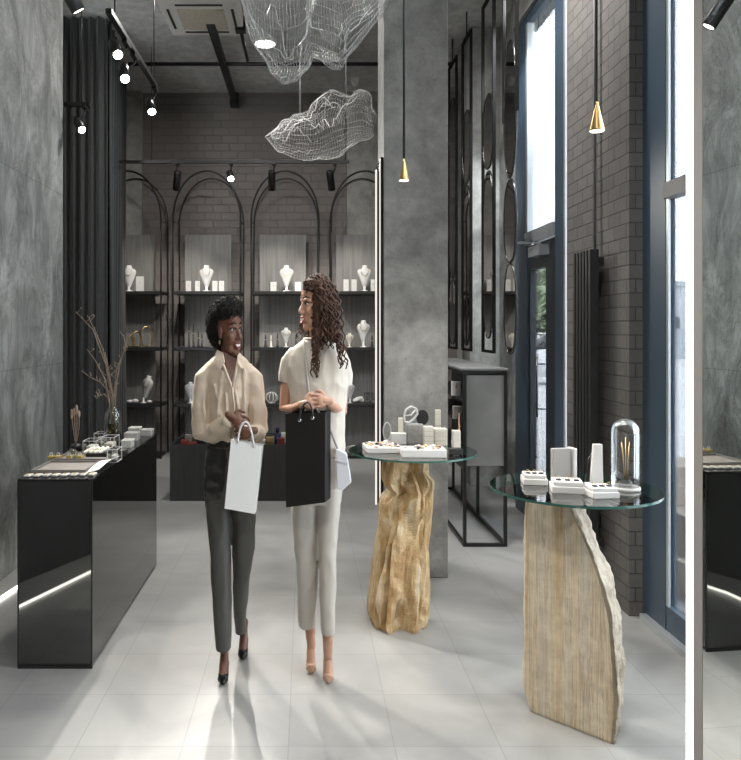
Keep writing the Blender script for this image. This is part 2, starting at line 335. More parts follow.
    def build(s, name, mats, parent=None, loc=None, bevel=0, seg=2, fix=True):
        me = bpy.data.meshes.new(name); o = bpy.data.objects.new(name, me); COL.objects.link(o)
        org = Vector((0, 0, 0))
        if parent is not None:
            o.parent = parent; p = parent
            while p is not None: org += Vector(p.location); p = p.parent
        elif loc is not None: org = Vector(loc); o.location = org
        me.from_pydata([p - org for p in s.v], [], s.f)
        for m in (mats if isinstance(mats, (list, tuple)) else [mats]): me.materials.append(M[m])
        me.polygons.foreach_set('material_index', s.m); me.polygons.foreach_set('use_smooth', s.s)
        if fix:
            import bmesh
            b = bmesh.new(); b.from_mesh(me); bmesh.ops.recalc_face_normals(b, faces=b.faces); b.to_mesh(me); b.free()
        me.update()
        if bevel:
            md = o.modifiers.new('bevel', 'BEVEL'); md.width = bevel; md.segments = seg; md.limit_method = 'ANGLE'
        return o
def tag(o, label=None, cat=None, group=None, kind=None):
    if label: o['label'] = label
    if cat: o['category'] = cat
    if group: o['group'] = group
    if kind: o['kind'] = kind
    return o
def thing(name, label, cat, loc, group=None):
    o = bpy.data.objects.new(name, None); COL.objects.link(o); o.location = loc; o.empty_display_size = 0.1
    return tag(o, label, cat, group)
def struct(name, mb, m, loc=None, **k): return tag(mb.build(name, m, loc=loc, **k), kind='structure')
def sroot(name, loc):
    o = bpy.data.objects.new(name, None); COL.objects.link(o); o.location = loc; o['kind'] = 'structure'; return o
def dup(root, loc, label=None, group=None, rz=None, scale=None):
    r = root.copy(); COL.objects.link(r); r.location = loc
    if rz is not None: r.rotation_euler = (0, 0, rz)
    if scale is not None: r.scale = scale
    if label: r['label'] = label
    if group: r['group'] = group
    for ch in list(root.children):
        c = ch.copy(); COL.objects.link(c); c.parent = r
        for g in list(ch.children):
            d = g.copy(); COL.objects.link(d); d.parent = c
    return r
def fused(mb, voxel, smooth=3, noise_amp=0.0, noise_sc=(8, 8, 8), seed=0.0, fac=0.5):
    """union of overlapping solids as one continuous skin"""
    me = bpy.data.meshes.new('tmp'); me.from_pydata(mb.v, [], mb.f); o = bpy.data.objects.new('tmp', me); COL.objects.link(o)
    import bmesh
    b = bmesh.new(); b.from_mesh(me); bmesh.ops.recalc_face_normals(b, faces=b.faces); b.to_mesh(me); b.free()
    md = o.modifiers.new('r', 'REMESH'); md.mode = 'VOXEL'; md.voxel_size = voxel; md.adaptivity = 0
    if smooth:
        ms = o.modifiers.new('s', 'SMOOTH'); ms.factor = fac; ms.iterations = smooth
    dg = bpy.context.evaluated_depsgraph_get(); ev = o.evaluated_get(dg); m2 = bpy.data.meshes.new_from_object(ev)
    out = MB(); ns = [v.normal.copy() for v in m2.vertices]; vs = [v.co.copy() for v in m2.vertices]
    if noise_amp:
        for i, v in enumerate(vs):
            q = Vector((v.x * noise_sc[0] + seed, v.y * noise_sc[1], v.z * noise_sc[2]))
            vs[i] = v + ns[i] * noise_amp * (noise.noise(q) + 0.9 * (0.3 - abs(noise.noise(q * 1.6 + Vector((5, 1, 2)))) * 1.6) + 0.35 * noise.noise(q * 3.1))
    out.add(vs, [list(p.vertices) for p in m2.polygons], 0, True)
    bpy.data.objects.remove(o); return out
def ring(c, rx, ry, n=20, pw=1.0):
    out = []
    for k in range(n):
        t = 2 * math.pi * k / n; cx, sy = math.cos(t), math.sin(t)
        out.append(Vector((c[0] + rx * math.copysign(abs(cx) ** pw, cx), c[1] + ry * math.copysign(abs(sy) ** pw, sy), c[2])))
    return out
def bez(a, b, c, d, n):
    a, b, c, d = map(Vector, (a, b, c, d)); out = []
    for i in range(n + 1):
        t = i / n; u = 1 - t; out.append(a * u ** 3 + b * 3 * u * u * t + c * 3 * u * t * t + d * t ** 3)
    return out
ORD = ['first', 'second', 'third', 'fourth', 'fifth', 'sixth', 'seventh', 'eighth', 'ninth', 'tenth', 'eleventh', 'twelfth']
#SECTIONS
# ================================================================== THE SETTING
noise.seed_set(1)
ZC = 4.65
struct('floor', MB().bb(-2.8, 2.02, -3, 9.75, -0.12, 0), 'floor')
struct('ceiling', MB().bb(-2.8, 2.1, -3, 9.75, ZC, ZC + 0.12), 'ceiling')
wb = MB().bb(-2.8, 2.3, 9.6, 9.75, 0, ZC)
struct('wall_back', wb, 'brick_back')
struct('pilaster', MB().bb(-2.45, PX(142, 9.55), 9.53, 9.6, 0, ZC), 'pilaster')
struct('pilaster', MB().bb(PX(347, 9.55), 1.05, 9.53, 9.6, 0, ZC), 'pilaster')
struct('wall_left', MB().bb(-2.12, -1.93, -2.8, 5.88, 0, ZC), 'slate', bevel=0.004)
struct('wall_left_rear', MB().bb(-2.62, -2.47, 5.7, 9.6, 0, ZC), 'dark_wall')
struct('wall_front', MB().bb(-2.8, 2.1, -2.95, -2.8, 0, ZC), 'dark_wall')
struct('wall_right', MB().bb(1.795, 2.02, 4.11, 5.09, 0, ZC), 'brick')
struct('wall_right_rear', MB().bb(1.96, 2.0, 6.62, 9.6, 0, ZC), 'concrete')
struct('wall_right_daylight_block', MB().bb(1.86, 2.1, -2.8, 1.52, 0, ZC), 'dark_wall')  # unseen wall, lengthened to keep daylight off the foreground floor
struct('column', MB().bb(0.499, 0.909, 4.736, 5.13, 0, ZC), 'concrete', bevel=0.006)
struct('column', MB().bb(1.66, 2.0, 7.5, 7.86, 0, ZC), 'concrete', bevel=0.006)
struct('beam', MB().bb(1.84, 2.06, 5.09, 6.62, 4.25, ZC), 'concrete')
struct('baseboard_right', MB().bb(1.83, 1.8675, 1.52, 4.06, 0, 0.035), 'alu')

struct('wall_left_front', MB().prism([(-1.30, 1.25, 0), (-1.52, 1.715, 0), (-1.80, 2.32, 0), (-1.929, 2.6, 0), (-1.929, 1.25, 0)], (0, 0, ZC)), 'dark_wall')
# window_1: tall panes on the right
w1 = sroot('window_1', (1.9, 2.8, 0))
fr = MB()
for y0, y1 in ((3.84, 4.1), (2.72, 2.80), (1.52, 1.60)): fr.bb(1.865, 1.915, y0, y1, 0.0, ZC)
fr.bb(1.868, 1.912, 1.53, 4.09, 0.001, 0.16); fr.bb(1.868, 1.912, 1.53, 4.09, 4.45, ZC - 0.001)
fr.build('window_frame', 'blue_steel', w1)
MB().bb(1.85, 1.92, 1.6, 3.84, 2.27, 2.35).build('transom', 'grey_box', w1)
md = MB()
for y1 in (3.84, 2.72): md.bb(1.868, 1.88, y1 - 0.025, y1, 0.16, 4.45)
md.build('glazing_bead', 'alu', w1)
gl = MB().bb(1.895, 1.90, 1.6, 3.84, 0.16, 4.45); gl.build('pane', 'window_glass', w1)
# window_2 over the entrance door
w2 = sroot('window_2', (1.9, 5.85, 0))
fr = MB().bb(1.87, 1.98, 5.345, 5.56, 0, 4.25).bb(1.87, 1.915, 6.275, 6.61, 0, 4.25)
fr.bb(1.872, 1.91, 5.55, 6.28, 4.17, 4.249)
fr.build('window_frame', 'blue_steel', w2)
MB().bb(1.86, 1.96, 5.31, 5.345, 0, 4.25).bb(1.862, 1.91, 6.225, 6.274, 2.4, 4.17).build('reveal_strip', 'alu', w2)  # near strip: daylit frame edge put into a pale metal colour
MB().bb(1.85, 1.98, 5.56, 6.27, 2.30, 2.40).build('transom', 'alu', w2)
MB().bb(1.895, 1.90, 5.56, 6.224, 2.40, 4.17).build('pane', 'window_glass', w2)
d1 = sroot('door_1', (1.9, 5.9, 0))
dl = MB().bb(1.88, 1.93, 5.57, 5.80, 0.0, 2.29).bb(1.88, 1.93, 6.20, 6.26, 0.0, 2.29).bb(1.88, 1.93, 5.80, 6.20, 2.08, 2.29).bb(1.88, 1.93, 5.80, 6.20, 0, 0.14)
dl.build('door_leaf_frame', 'black_steel', d1)
MB().bb(1.90, 1.905, 5.80, 6.20, 0.14, 2.08).build('door_glass', 'window_glass', d1)
hx = MB(); hx.tube([(1.82, 5.83, PZ(357, 5.83)), (1.82, 5.83, PZ(417, 5.83))], 0.008, 10)
for zz in (PZ(364, 5.83), PZ(409, 5.83)): hx.tube([(1.82, 5.83, zz), (1.90, 5.83, zz)], 0.006, 8)
hx.build('pull_handle', 'dark_chrome', d1)
dc = MB().bb(1.80, 1.88, 5.72, 6.0, 2.17, 2.25); dc.bar((1.82, 5.75, 2.26), (1.72, 6.0, 2.29), 0.02, 0.015); dc.bar((1.72, 6.0, 2.29), (1.86, 6.15, 2.32), 0.02, 0.015)
dc.build('door_closer', 'alu', d1)

# floor light strip along the slate wall
fl = MB(); pts = [(-1.40, 2.1, 0.008), (-1.65, 2.75, 0.008), (-1.81, 4.30, 0.008), (-1.77, 4.58, 0.008), (-1.74, 5.8, 0.008)]
for a, b in zip(pts, pts[1:]): fl.bar(a, b, 0.011, 0.012)
tag(fl.build('floor_light_strip', 'led', loc=(-1.74, 5.8, 0)), 'thin glowing light strip on the floor along the slate wall', 'light strip')

# curtains
def curtain(a, b, folds, amp, m, label, name='curtain'):
    a, b = Vector(a), Vector(b); d = (b - a); L = d.length; t = d / L; nrm = Vector((t.y, -t.x, 0)); mb = MB(); n = folds * 10; rows = []
    for zi in range(9):
        z = 0.02 + (ZC - 0.04) * zi / 8; row = []
        for i in range(n + 1):
            s = i / n; ph = s * folds * 2 * math.pi + 0.35 * math.sin(s * 23 + 1.3)
            row.append(a + t * (s * L) + nrm * (amp * math.sin(ph) * (0.85 + 0.25 * math.sin(zi * 0.7 + s * 9))) + Vector((0, 0, z)))
        rows.append(row)
    vs = [p for r in rows for p in r]; w = n + 1
    mb.add(vs, [(j * w + i, j * w + i + 1, (j + 1) * w + i + 1, (j + 1) * w + i) for j in range(8) for i in range(n)], 0, True)
    o = mb.build(name, m, loc=(a + b) / 2, fix=False); s = o.modifiers.new('solid', 'SOLIDIFY'); s.thickness = 0.012
    return tag(o, label, 'curtain')
curtain((-2.46, 7.22, 0), (-1.95, 7.22, 0), 6, 0.035, 'curtain', 'black floor-length curtain hanging beside the slate wall')
curtain((-1.945, 7.30, 0), (-2.20, 8.98, 0), 9, 0.035, 'curtain_blue', 'dark slate curtain hanging behind the black one, next to the arched shelves')

# ================================================================== CEILING FITTINGS
ac = thing('air_conditioner', 'pale square air conditioning cassette set into the concrete ceiling', 'air conditioner', (-0.975, 7.02, 4.52))
MB().bb(-1.34, -0.61, 6.62, 7.42, 4.53, ZC - 0.002).build('casing', 'ac_white', ac, bevel=0.012)
MB().bb(-1.19, -0.76, 6.80, 7.24, 4.515, 4.532).build('intake_panel', 'ac_grille', ac, bevel=0.004)
for x0, x1, y0, y1 in ((-1.19, -0.76, 7.31, 7.335), (-1.19, -0.76, 6.70, 6.725), (-1.285, -1.262, 6.8, 7.24), (-0.69, -0.667, 6.8, 7.24)):
    MB().bb(x0, x1, y0, y1, 4.524, 4.536).build('air_slot', 'satin_black', ac)
dlt = thing('ceiling_light', 'round lit ceiling downlight seen past the large wire cloud', 'ceiling light', (-0.436, 7.87, 4.64))
MB().lathe([(0.125, 4.622), (0.125, 4.648), (0.108, 4.648), (0.108, 4.622)], (-0.436, 7.87, 0), 28).build('trim_ring', 'ac_white', dlt)
MB().lathe([(0.106, 4.615), (0.106, 4.6215)], (-0.436, 7.87, 0), 28, sm=False).build('diffuser', 'lens_dim', dlt)
tag(MB().tube([(-1.95, 8.13, 4.50), (1.6, 8.13, 4.50)], 0.022, 8).build('ceiling_conduit', 'black_metal', loc=(0, 8.13, 4.5)), 'black conduit running across under the ceiling', 'pipe')
cd = MB().tube([(-0.916, 7.1, 4.52), (-0.916, 9.58, 4.52)], 0.045, 10); cd.bb(-0.97, -0.86, 9.42, 9.56, 4.44, 4.6)
tag(cd.build('ceiling_duct', 'satin_black', loc=(-0.916, 8.3, 4.52)), 'thick black pipe running back from the air conditioner to the rear wall', 'pipe')
cd = MB().tube([(-0.64, 7.25, 4.53), (-0.64, 8.1, 4.53)], 0.018, 8); cd.bb(-0.69, -0.59, 7.2, 7.3, 4.5, 4.64)
tag(cd.build('ceiling_conduit', 'black_metal', loc=(-0.64, 7.7, 4.52)), 'short thin black conduit with junction box right of the thick pipe', 'pipe')
cd = MB().tube([(-1.78, 8.04, 4.49), (-1.6, 8.04, 4.49)], 0.012, 8)
sc = thing('security_camera', 'small white dome camera under the ceiling above the arched shelves', 'camera', (PX(355, 9.0), 9.0, 4.64))
MB().lathe([(0.05, ZC), (0.05, ZC - 0.05), (0.035, ZC - 0.06)], (PX(355, 9.0), 9.0, 0), 16).build('mount', 'white', sc)
MB().ell((PX(355, 9.0), 9.0, ZC - 0.07), 0.042).build('dome', 'ac_white', sc)

# tracks and spotlights
def spotlight(name, label, top, lens, target, lit, power=0, size=75, group='track spotlights', length=0.2, rad=0.032, col=(1, 0.95, 0.87), disc='lens'):
    """cylinder head whose lens sits at LENS and looks at TARGET, hung from the track point TOP"""
    top, lens, target = Vector(top), Vector(lens), Vector(target); d = (target - lens).normalized()
    top = top - Vector((0, 0, 0.0155)); t = thing(name, label, 'spotlight', top, group)
    rot = d.to_track_quat('Z', 'Y').to_matrix(); back = lens - d * length
    MB().lathe([(rad * 0.75, 0), (rad * 0.95, 0.008), (rad, 0.02), (rad, length), (rad * 0.86, length), (rad * 0.84, length - 0.012)], back, 20, rot=rot).build('head', 'black_metal', t)
    MB().lathe([(rad * 0.84, length - 0.011), (rad * 0.84, length - 0.004)], back, 20, rot=rot).build('lens', disc if lit else 'lens_off', t)
    MB().tube([top - Vector((0, 0, 0.005)), Vector((top.x, top.y, top.z - 0.05)), lens - d * length * 0.62], 0.008, 8).build('stem', 'black_metal', t)
    MB().bb(top.x - 0.016, top.x + 0.016, top.y - 0.06, top.y + 0.06, top.z - 0.022, top.z).build('adapter', 'black_metal', t)
    if power:
        L = bpy.data.lights.new('spot_beam', 'SPOT'); L.energy = power; L.spot_size = R(size); L.spot_blend = 0.55; L.shadow_soft_size = 0.03; L.color = col
        o = bpy.data.objects.new('spot_beam', L); COL.objects.link(o); o.location = lens + d * 0.03; o.rotation_euler = d.to_track_quat('-Z', 'Y').to_euler()
    return t
def track(name, label, a, b, drops):
    t = thing(name, label, 'light track', a); a, b = Vector(a), Vector(b)
    MB().bar(a, b, 0.035, 0.03).build('rail', 'black_metal', t)
    for q in drops:
        p = a + (b - a) * q; MB().tube([p, (p.x, p.y, ZC)], 0.004, 6).build('suspension_rod', 'black_metal', t)
ZT = 3.4
track('light_track', 'black light track hanging over the left display counter', (-1.12, 4.2, ZT), (-1.12, 5.52, ZT), (0.1, 0.95))
track('light_track', 'black light track over the front of the left counter, above the picture\'s top edge', (-1.19, 2.4, ZT + 0.0), (-1.19, 3.75, ZT), (0.3, 0.9))
track('light_track', 'short black light track jutting out in front of the curtain', (-2.42, 5.96, ZT), (-1.74, 5.96, ZT), (0.9,))
track('light_track', 'long black light track hanging in front of the arched shelves', (-2.05, 8.02, ZT), (PX(349, 8.02), 8.02, ZT), (0.15, 0.985))
spotlight('track_spotlight', 'unlit looking black spotlight at the top edge, angled down over the slate wall', (-1.19, 3.63, ZT), (-1.104, 3.6, 3.14), (0.25, 4.5, 0.62), True, 0, disc='lens_dim', rad=0.036, length=0.22)
spotlight('track_spotlight', 'glowing spotlight nearest the camera on the track over the left counter', (-1.12, 4.62, ZT), (PX(118, 4.41), 4.41, PZ(55, 4.41)), (0.5, 1.0, 0.2), True, 230, 58)
spotlight('track_spotlight', 'glowing spotlight in the middle of the track over the left counter', (-1.12, 4.84, ZT), (PX(125, 4.58), 4.58, PZ(79, 4.58)), (0.0, 1.2, 0.1), True, 230, 58)
spotlight('track_spotlight', 'glowing spotlight below the far end of the track over the left counter', (-1.12, 5.5, ZT), (PX(152, 5.36), 5.36, PZ(112, 5.36)), (0.2, 1.8, 0.0), True, 280, 58)
spotlight('track_spotlight', 'glowing spotlight in front of the black curtain', (-1.78, 5.96, ZT), (PX(82, 5.83), 5.83, PZ(130, 5.83)), (0.6, 2.2, 0.0), True, 150, 50)
TG = 'spotlights on the track by the arched shelves'
def back_spot(px, label, lit=False, pw=0, tx=None, py0=180):
    x = PX(px, 8.02)
    if lit: return spotlight('track_spotlight', label, (x, 8.02, ZT), (PX(231, 7.9), 7.9, PZ(179, 7.9)), (0.2, 3.0, 0.0), True, pw, 70, TG, 0.19, 0.036)
    return spotlight('track_spotlight', label, (x, 8.02, ZT), (x - 0.03, 8.14, 3.12), (tx, 9.35, 1.2), True, pw, 82, TG, 0.22, 0.04, disc='lens_dim')
back_spot(177, 'dark cylinder spotlight on the rear track between the first two arches', False, 62, PX(160, 9.3))
back_spot(231, 'brightly glowing spotlight on the rear track above the second arch', True, 240)
back_spot(274, 'dark cylinder spotlight on the rear track above the third arch', False, 72, PX(270, 9.3))
back_spot(335, 'dark cylinder spotlight on the rear track before the fourth arch', False, 76, PX(352, 9.3))

# pendants
def pendant(label, px, y0, y1, Y, hw):
    x = PX(px, Y); z0, z1 = PZ(y1, Y), PZ(y0, Y); r = hw / F * Y
    t = thing('pendant_lamp', label, 'pendant lamp', (x, Y, z1), 'brass cone pendants')
    MB().lathe([(r, z0), (r * 0.97, z0 + 0.004), (r * 0.26, z1 - 0.005), (r * 0.2, z1), (r * 0.15, z1 - 0.004), (r * 0.9, z0 + 0.006)], (x, Y, 0), 24).build('shade', 'gold', t)
    MB().lathe([(r * 0.88, z0 - 0.001), (r * 0.88, z0 + 0.0045)], (x, Y, 0), 20).build('diffuser', 'lens_dim', t)
    MB().tube([(x, Y, z1 - 0.004), (x, Y, z1 + 0.012)], r * 0.2, 10).build('cap', 'gold', t)
    MB().tube([(x, Y, z1 + 0.008), (x, Y, ZC)], 0.0035 if Y < 3.5 else 0.007, 8).build('cord', 'satin_black', t)
    L = bpy.data.lights.new('pendant_beam', 'SPOT'); L.energy = 18; L.spot_size = R(100); L.spot_blend = 0.7; L.shadow_soft_size = 0.02; L.color = (1, 0.93, 0.82)
    o = bpy.data.objects.new('pendant_beam', L); COL.objects.link(o); o.location = (x, Y, z0 - 0.01)
pendant('brass cone pendant lamp hanging above the striped stone table', 597, 105, 131, 3.05, 7.5)
pendant('brass cone pendant lamp hanging above the golden rock table', 404, 160, 180.5, 4.15, 5.2)

# wire mesh clouds
def interp(poly, x):
    for (x0, y0), (x1, y1) in zip(poly, poly[1:]):
        if x0 <= x <= x1: return y0 + (y1 - y0) * (x - x0) / max(1e-6, x1 - x0)
    return poly[0][1] if x < poly[0][0] else poly[-1][1]
def nvec(q): return Vector((noise.noise(q + Vector((3.7, 0, 9.1))), noise.noise(q + Vector((17.3, 5.5, 0))), noise.noise(q + Vector((0, 29.9, 41.2)))))
def cloud(label, top, bot, Y, dep, nx, na, amp, wire, hang, seed, fold=0):
    t = thing('wire_mesh_cloud', label, 'hanging sculpture', P((top[0][0] + top[-1][0]) / 2, top[0][1], Y)); mb = MB(); x0, x1 = bot[0][0], bot[-1][0]; vs = []
    for i in range(nx + 1):
        x = x0 + (x1 - x0) * i / nx; zt, zb = PZ(interp(top, x), Y), PZ(interp(bot, x), Y); e = math.sin(math.pi * (0.04 + 0.92 * i / nx)) ** 0.5
        for k in range(na):
            a = 2 * math.pi * k / na; cy, sz = math.cos(a), math.sin(a)
            p = Vector((PX(x, Y), Y + dep * e * math.copysign(abs(cy) ** 0.8, cy), (zt + zb) / 2 + (zt - zb) / 2 * math.copysign(abs(sz) ** 0.7, sz)))
            q = Vector((p.x * 2.6 + seed, p.y * 2.6, p.z * 2.6)); nv = nvec(q) + 0.6 * nvec(q * 2.7)
            vs.append(p + Vector((nv.x * amp, nv.y * amp * 2.0, nv.z * amp * 0.6)))
    fs = [(i * na + k, i * na + (k + 1) % na, (i + 1) * na + (k + 1) % na, (i + 1) * na + k) for i in range(nx) for k in range(na)]
    mb.add(vs, fs, 0, False); o = mb.build('wire_mesh', 'silver', t, fix=False)
    w = o.modifiers.new('wire', 'WIREFRAME'); w.thickness = wire; w.use_even_offset = False; w.use_boundary = True
    if fold:   # thicker folded seams of the mesh
        r2 = random.Random(seed)
        for _ in range(fold):
            k = r2.randrange(na); i0 = r2.randrange(0, nx // 2); pts = []
            for i in range(i0, min(nx, i0 + r2.randrange(nx // 4, nx // 2))):
                if r2.random() < 0.45: k = (k + r2.choice((-1, 1))) % na
                pts.append(vs[i * na + k])
            MB().tube(pts, wire * 1.3, 5).build('fold_wire', 'silver', t)
    for hxp, hy in hang:
        b = P(hxp, hy, Y); MB().tube([b, (b.x, b.y, ZC)], 0.0022, 5).build('hanging_wire', 'silver', t)
cloud('large crumpled cloud of white wire mesh hanging from the ceiling at the top edge',
      [(236, -60), (300, -75), (350, -75), (398, -40)],
      [(236, -20), (244, 12), (258, 46), (271, 67), (284, 77), (297, 74), (305, 64), (309, 50), (324, 54), (341, 63), (347, 56), (362, 36), (378, 16), (398, -20)], 4.6, 0.42, 62, 44, 0.05, 0.0027, [(300, -70), (370, -60)], 3, 7)
cloud('small gauzy cloud of grey wire mesh hanging above the arched shelves',
      [(268, 136), (284, 120), (298, 115), (312, 112), (322, 98), (332, 92), (345, 98), (354, 92), (366, 96), (374, 112)],
      [(268, 138), (280, 149), (296, 154), (318, 157), (338, 155), (350, 147), (362, 140), (374, 134)], 7.3, 0.26, 44, 30, 0.07, 0.0022, [(300, 114), (346, 98)], 11, 10)
# ================================================================== FURNITURE
# left display counter of dark mirror glass
CT = 0.89
lc = thing('display_counter', 'tall dark mirror-clad display counter along the slate wall', 'counter', (-1.18, 4.23, 0))
MB().bb(-1.353, -1.0055, 3.477, 3.485, 0.02, CT - 0.012).build('front_panel', 'dark_mirror', lc)
MB().bb(-1.0135, -1.0055, 3.487, 4.98, 0.02, CT - 0.012).build('side_panel', 'dark_mirror', lc)
MB().bb(-1.353, -1.345, 3.487, 4.98, 0.02, CT - 0.012).build('side_panel', 'dark_mirror', lc)
MB().bb(-1.343, -1.016, 4.965, 4.978, 0.02, CT - 0.012).build('back_panel', 'satin_black', lc)
MB().bb(-1.34, -1.02, 3.49, 4.96, 0.0, 0.02).build('plinth', 'satin_black', lc)
MB().bb(-1.355, -1.004, 3.475, 4.982, CT - 0.012, CT).build('counter_top', 'black_gloss', lc)
ed = MB().bb(-1.010, -1.0035, 3.474, 3.482, 0.0, CT - 0.012).bb(-1.355, -1.349, 3.474, 3.482, 0.0, CT - 0.012).bb(-1.349, -1.010, 3.474, 3.48, 0.0, 0.02)
ed.build('corner_trim', 'black_metal', lc)

# low central counter
CX0, CX1, CY0, CY1, CZ = PX(169.8, 6.84), 0.0, 6.84, 7.6, 0.52
cc = thing('display_counter', 'low black tray-topped counter standing behind the two women', 'counter', ((CX0 + CX1) / 2, 7.2, 0))
MB().bb(CX0, CX1, CY0, CY0 + 0.02, 0.0, CZ).build('front_panel', 'black_wood', cc)
MB().bb(CX0, CX1, CY1 - 0.02, CY1, 0.0, CZ).build('back_panel', 'black_wood', cc)
MB().bb(CX0, CX0 + 0.02, CY0 + 0.02, CY1 - 0.02, 0, CZ).build('side_panel', 'black_wood', cc)
MB().bb(CX1 - 0.02, CX1, CY0 + 0.02, CY1 - 0.02, 0, CZ).build('side_panel', 'black_wood', cc)
MB().bb(CX0 + 0.02, CX1 - 0.02, CY0 + 0.02, CY1 - 0.02, CZ - 0.06, CZ - 0.045).build('tray_floor', 'satin_black', cc)

# arched shelf racks
YA = 9.04; SHELF = [2.052, 1.362, 0.672]
ARCH = []
def rack(cx, label):
    hw = 33.75 / F * YA; zt = PZ(171, YA); zs = PZ(219, YA)
    t = thing('arched_shelf_rack', label, 'shelf', (cx, 9.25, 0), 'arched black shelf racks')
    def arch(y, r):
        pts = [Vector((cx - hw, y, 0.0)), Vector((cx - hw, y, zs * 0.5)), Vector((cx - hw, y, zs))]
        for k in range(1, 24): a = math.pi * (1 - k / 24); pts.append(Vector((cx + hw * math.cos(a), y, zs + (zt - zs) * math.sin(a))))
        pts += [Vector((cx + hw, y, zs)), Vector((cx + hw, y, zs * 0.5)), Vector((cx + hw, y, 0.0))]
        return MB().tube(pts, r, 10)
    arch(YA, 0.0115).build('front_arch', 'black_metal', t); arch(9.5, 0.009).build('rear_arch', 'black_metal', t)
    for z in SHELF: MB().bb(cx - hw + 0.004, cx + hw - 0.004, YA + 0.012, 9.44, z - 0.04, z).build('shelf_board', 'satin_black', t, bevel=0.003)
    MB().bb(cx - hw + 0.075, cx + hw - 0.155, 9.445, 9.475, 0.1, 2.79).build('back_panel', 'gray_wood', t, bevel=0.003)
    MB().bb(cx - hw + 0.012, cx + hw - 0.012, YA + 0.02, 9.44, 0.0, 0.035).build('base_plate', 'black_metal', t)
    for s in (-1, 1):
        for z in SHELF + [zs]: MB().tube([(cx + s * hw, YA, z - 0.02), (cx + s * hw, 9.5, z - 0.02)], 0.006, 6).build('side_tie', 'black_metal', t)
    return t
RX = [PX(127.2, YA), PX(206.8, YA), PX(285, YA), PX(365, YA)]
for x, l in zip(RX, ('arched black shelf rack half hidden by the dark curtain', 'arched black shelf rack behind the woman in the beige blouse', 'arched black shelf rack behind the woman with long curly hair', 'arched black shelf rack beside the concrete column, partly hidden by it')): rack(x, l)

# tall floor mirror seen on edge beside the column
tm = thing('wall_mirror', 'tall slim light-edged mirror panel mounted on the concrete column, seen edge on', 'mirror', (0.47, 4.92, 0.46))
MB().bb(0.472, 0.4805, 4.772, 5.08, 0.47, 2.68).build('mirror_panel', 'smoke_mirror', tm)
MB().bb(0.482, 0.4985, 4.765, 5.08, 0.43, 2.70).build('back_frame', 'black_metal', tm)
MB().bb(0.459, 0.4715, 4.772, 4.79, 0.47, 2.66).build('dark_strip', 'satin_black', tm)
MB().bb(0.4475, 0.458, 4.772, 4.79, 0.46, 2.62).build('light_strip', 'led_soft', tm)
MB().bb(0.473, 0.480, 4.764, 4.7715, 0.46, 2.68).build('light_strip', 'led_soft', tm)

# tall mirror close to the camera with a glowing edge
nm = thing('floor_mirror', 'tall mirror with a glowing white light strip down its edge', 'mirror', (0.65, 0.75, 0))
def mx(y): return 0.697 - 0.0594 * y
MB().prism([(mx(1.17), 1.17, 0.03), (mx(0.25), 0.25, 0.03), (mx(0.25) + 0.006, 0.25, 0.03), (mx(1.17) + 0.006, 1.17, 0.03)], (0, 0, 2.77)).build('mirror_glass', 'mirror', nm)
MB().prism([(mx(1.17) + 0.007, 1.17, 0.03), (mx(0.25) + 0.007, 0.25, 0.03), (mx(0.25) + 0.022, 0.25, 0.03), (mx(1.17) + 0.022, 1.17, 0.03)], (0, 0, 2.77)).build('back_board', 'satin_black', nm)
def vb(ya, yb, th): return [(mx(ya), ya, 0), (mx(yb), yb, 0), (mx(yb) + th, yb, 0), (mx(ya) + th, ya, 0)]
MB().prism(vb(1.216, 1.1965, 0.02), (0, 0, 2.8)).build('light_strip', 'led', nm)
MB().prism(vb(1.196, 1.171, 0.03), (0, 0, 2.8)).build('edge_profile', 'warm_grey', nm)

# display cabinet
KX0, KX1, KY0, KY1, KZ = 1.15, 1.472, 5.41, 7.35, 1.29
cb = thing('display_cabinet', 'tall open black-framed display cabinet with a grey stone end panel', 'cabinet', (1.31, 6.4, 0))
f = MB(); b = 0.024
for x in (KX0 + b / 2, KX1 - b / 2):
    for y in (KY0 + b / 2, KY1 - b / 2): f.bb(x - b / 2, x + b / 2, y - b / 2, y + b / 2, 0, KZ)
    for z in (b / 2, 0.575, KZ - b / 2): f.bb(x - b / 2, x + b / 2, KY0 + b, KY1 - b, z - b / 2, z + b / 2)
for y in (KY0 + b / 2, KY1 - b / 2):
    for z in (b / 2, KZ - b / 2): f.bb(KX0 + b, KX1 - b, y - b / 2, y + b / 2, z - b / 2, z + b / 2)
f.bb(KX1 - b, KX1, 6.28, 6.28 + b, 0, 0.56); f.bb(KX1 - b, KX1, 6.9, 6.9 + b, 0, 0.56)
f.build('frame', 'black_metal', cb)
MB().bb(KX0 + b, KX1 - b, KY0 + 0.008, KY0 + 0.02, 0.59, KZ - b - 0.012).build('end_panel', 'grey_panel', cb)
MB().bb(KX1 - 0.02, KX1 - 0.008, KY0 + b, KY1 - b, 0.59, KZ - b).build('rear_panel', 'grey_panel', cb)
MB().bb(KX0 - 0.005, KX1 + 0.005, KY0 - 0.005, KY1, KZ, KZ + 0.014).build('stone_top', 'grey_panel', cb)
for z in (0.60, 0.90, 1.075): MB().bb(KX0 + 0.006, KX1 - b, KY0 + b, KY1 - b, z - 0.015, z).build('shelf_board', 'satin_black', cb)

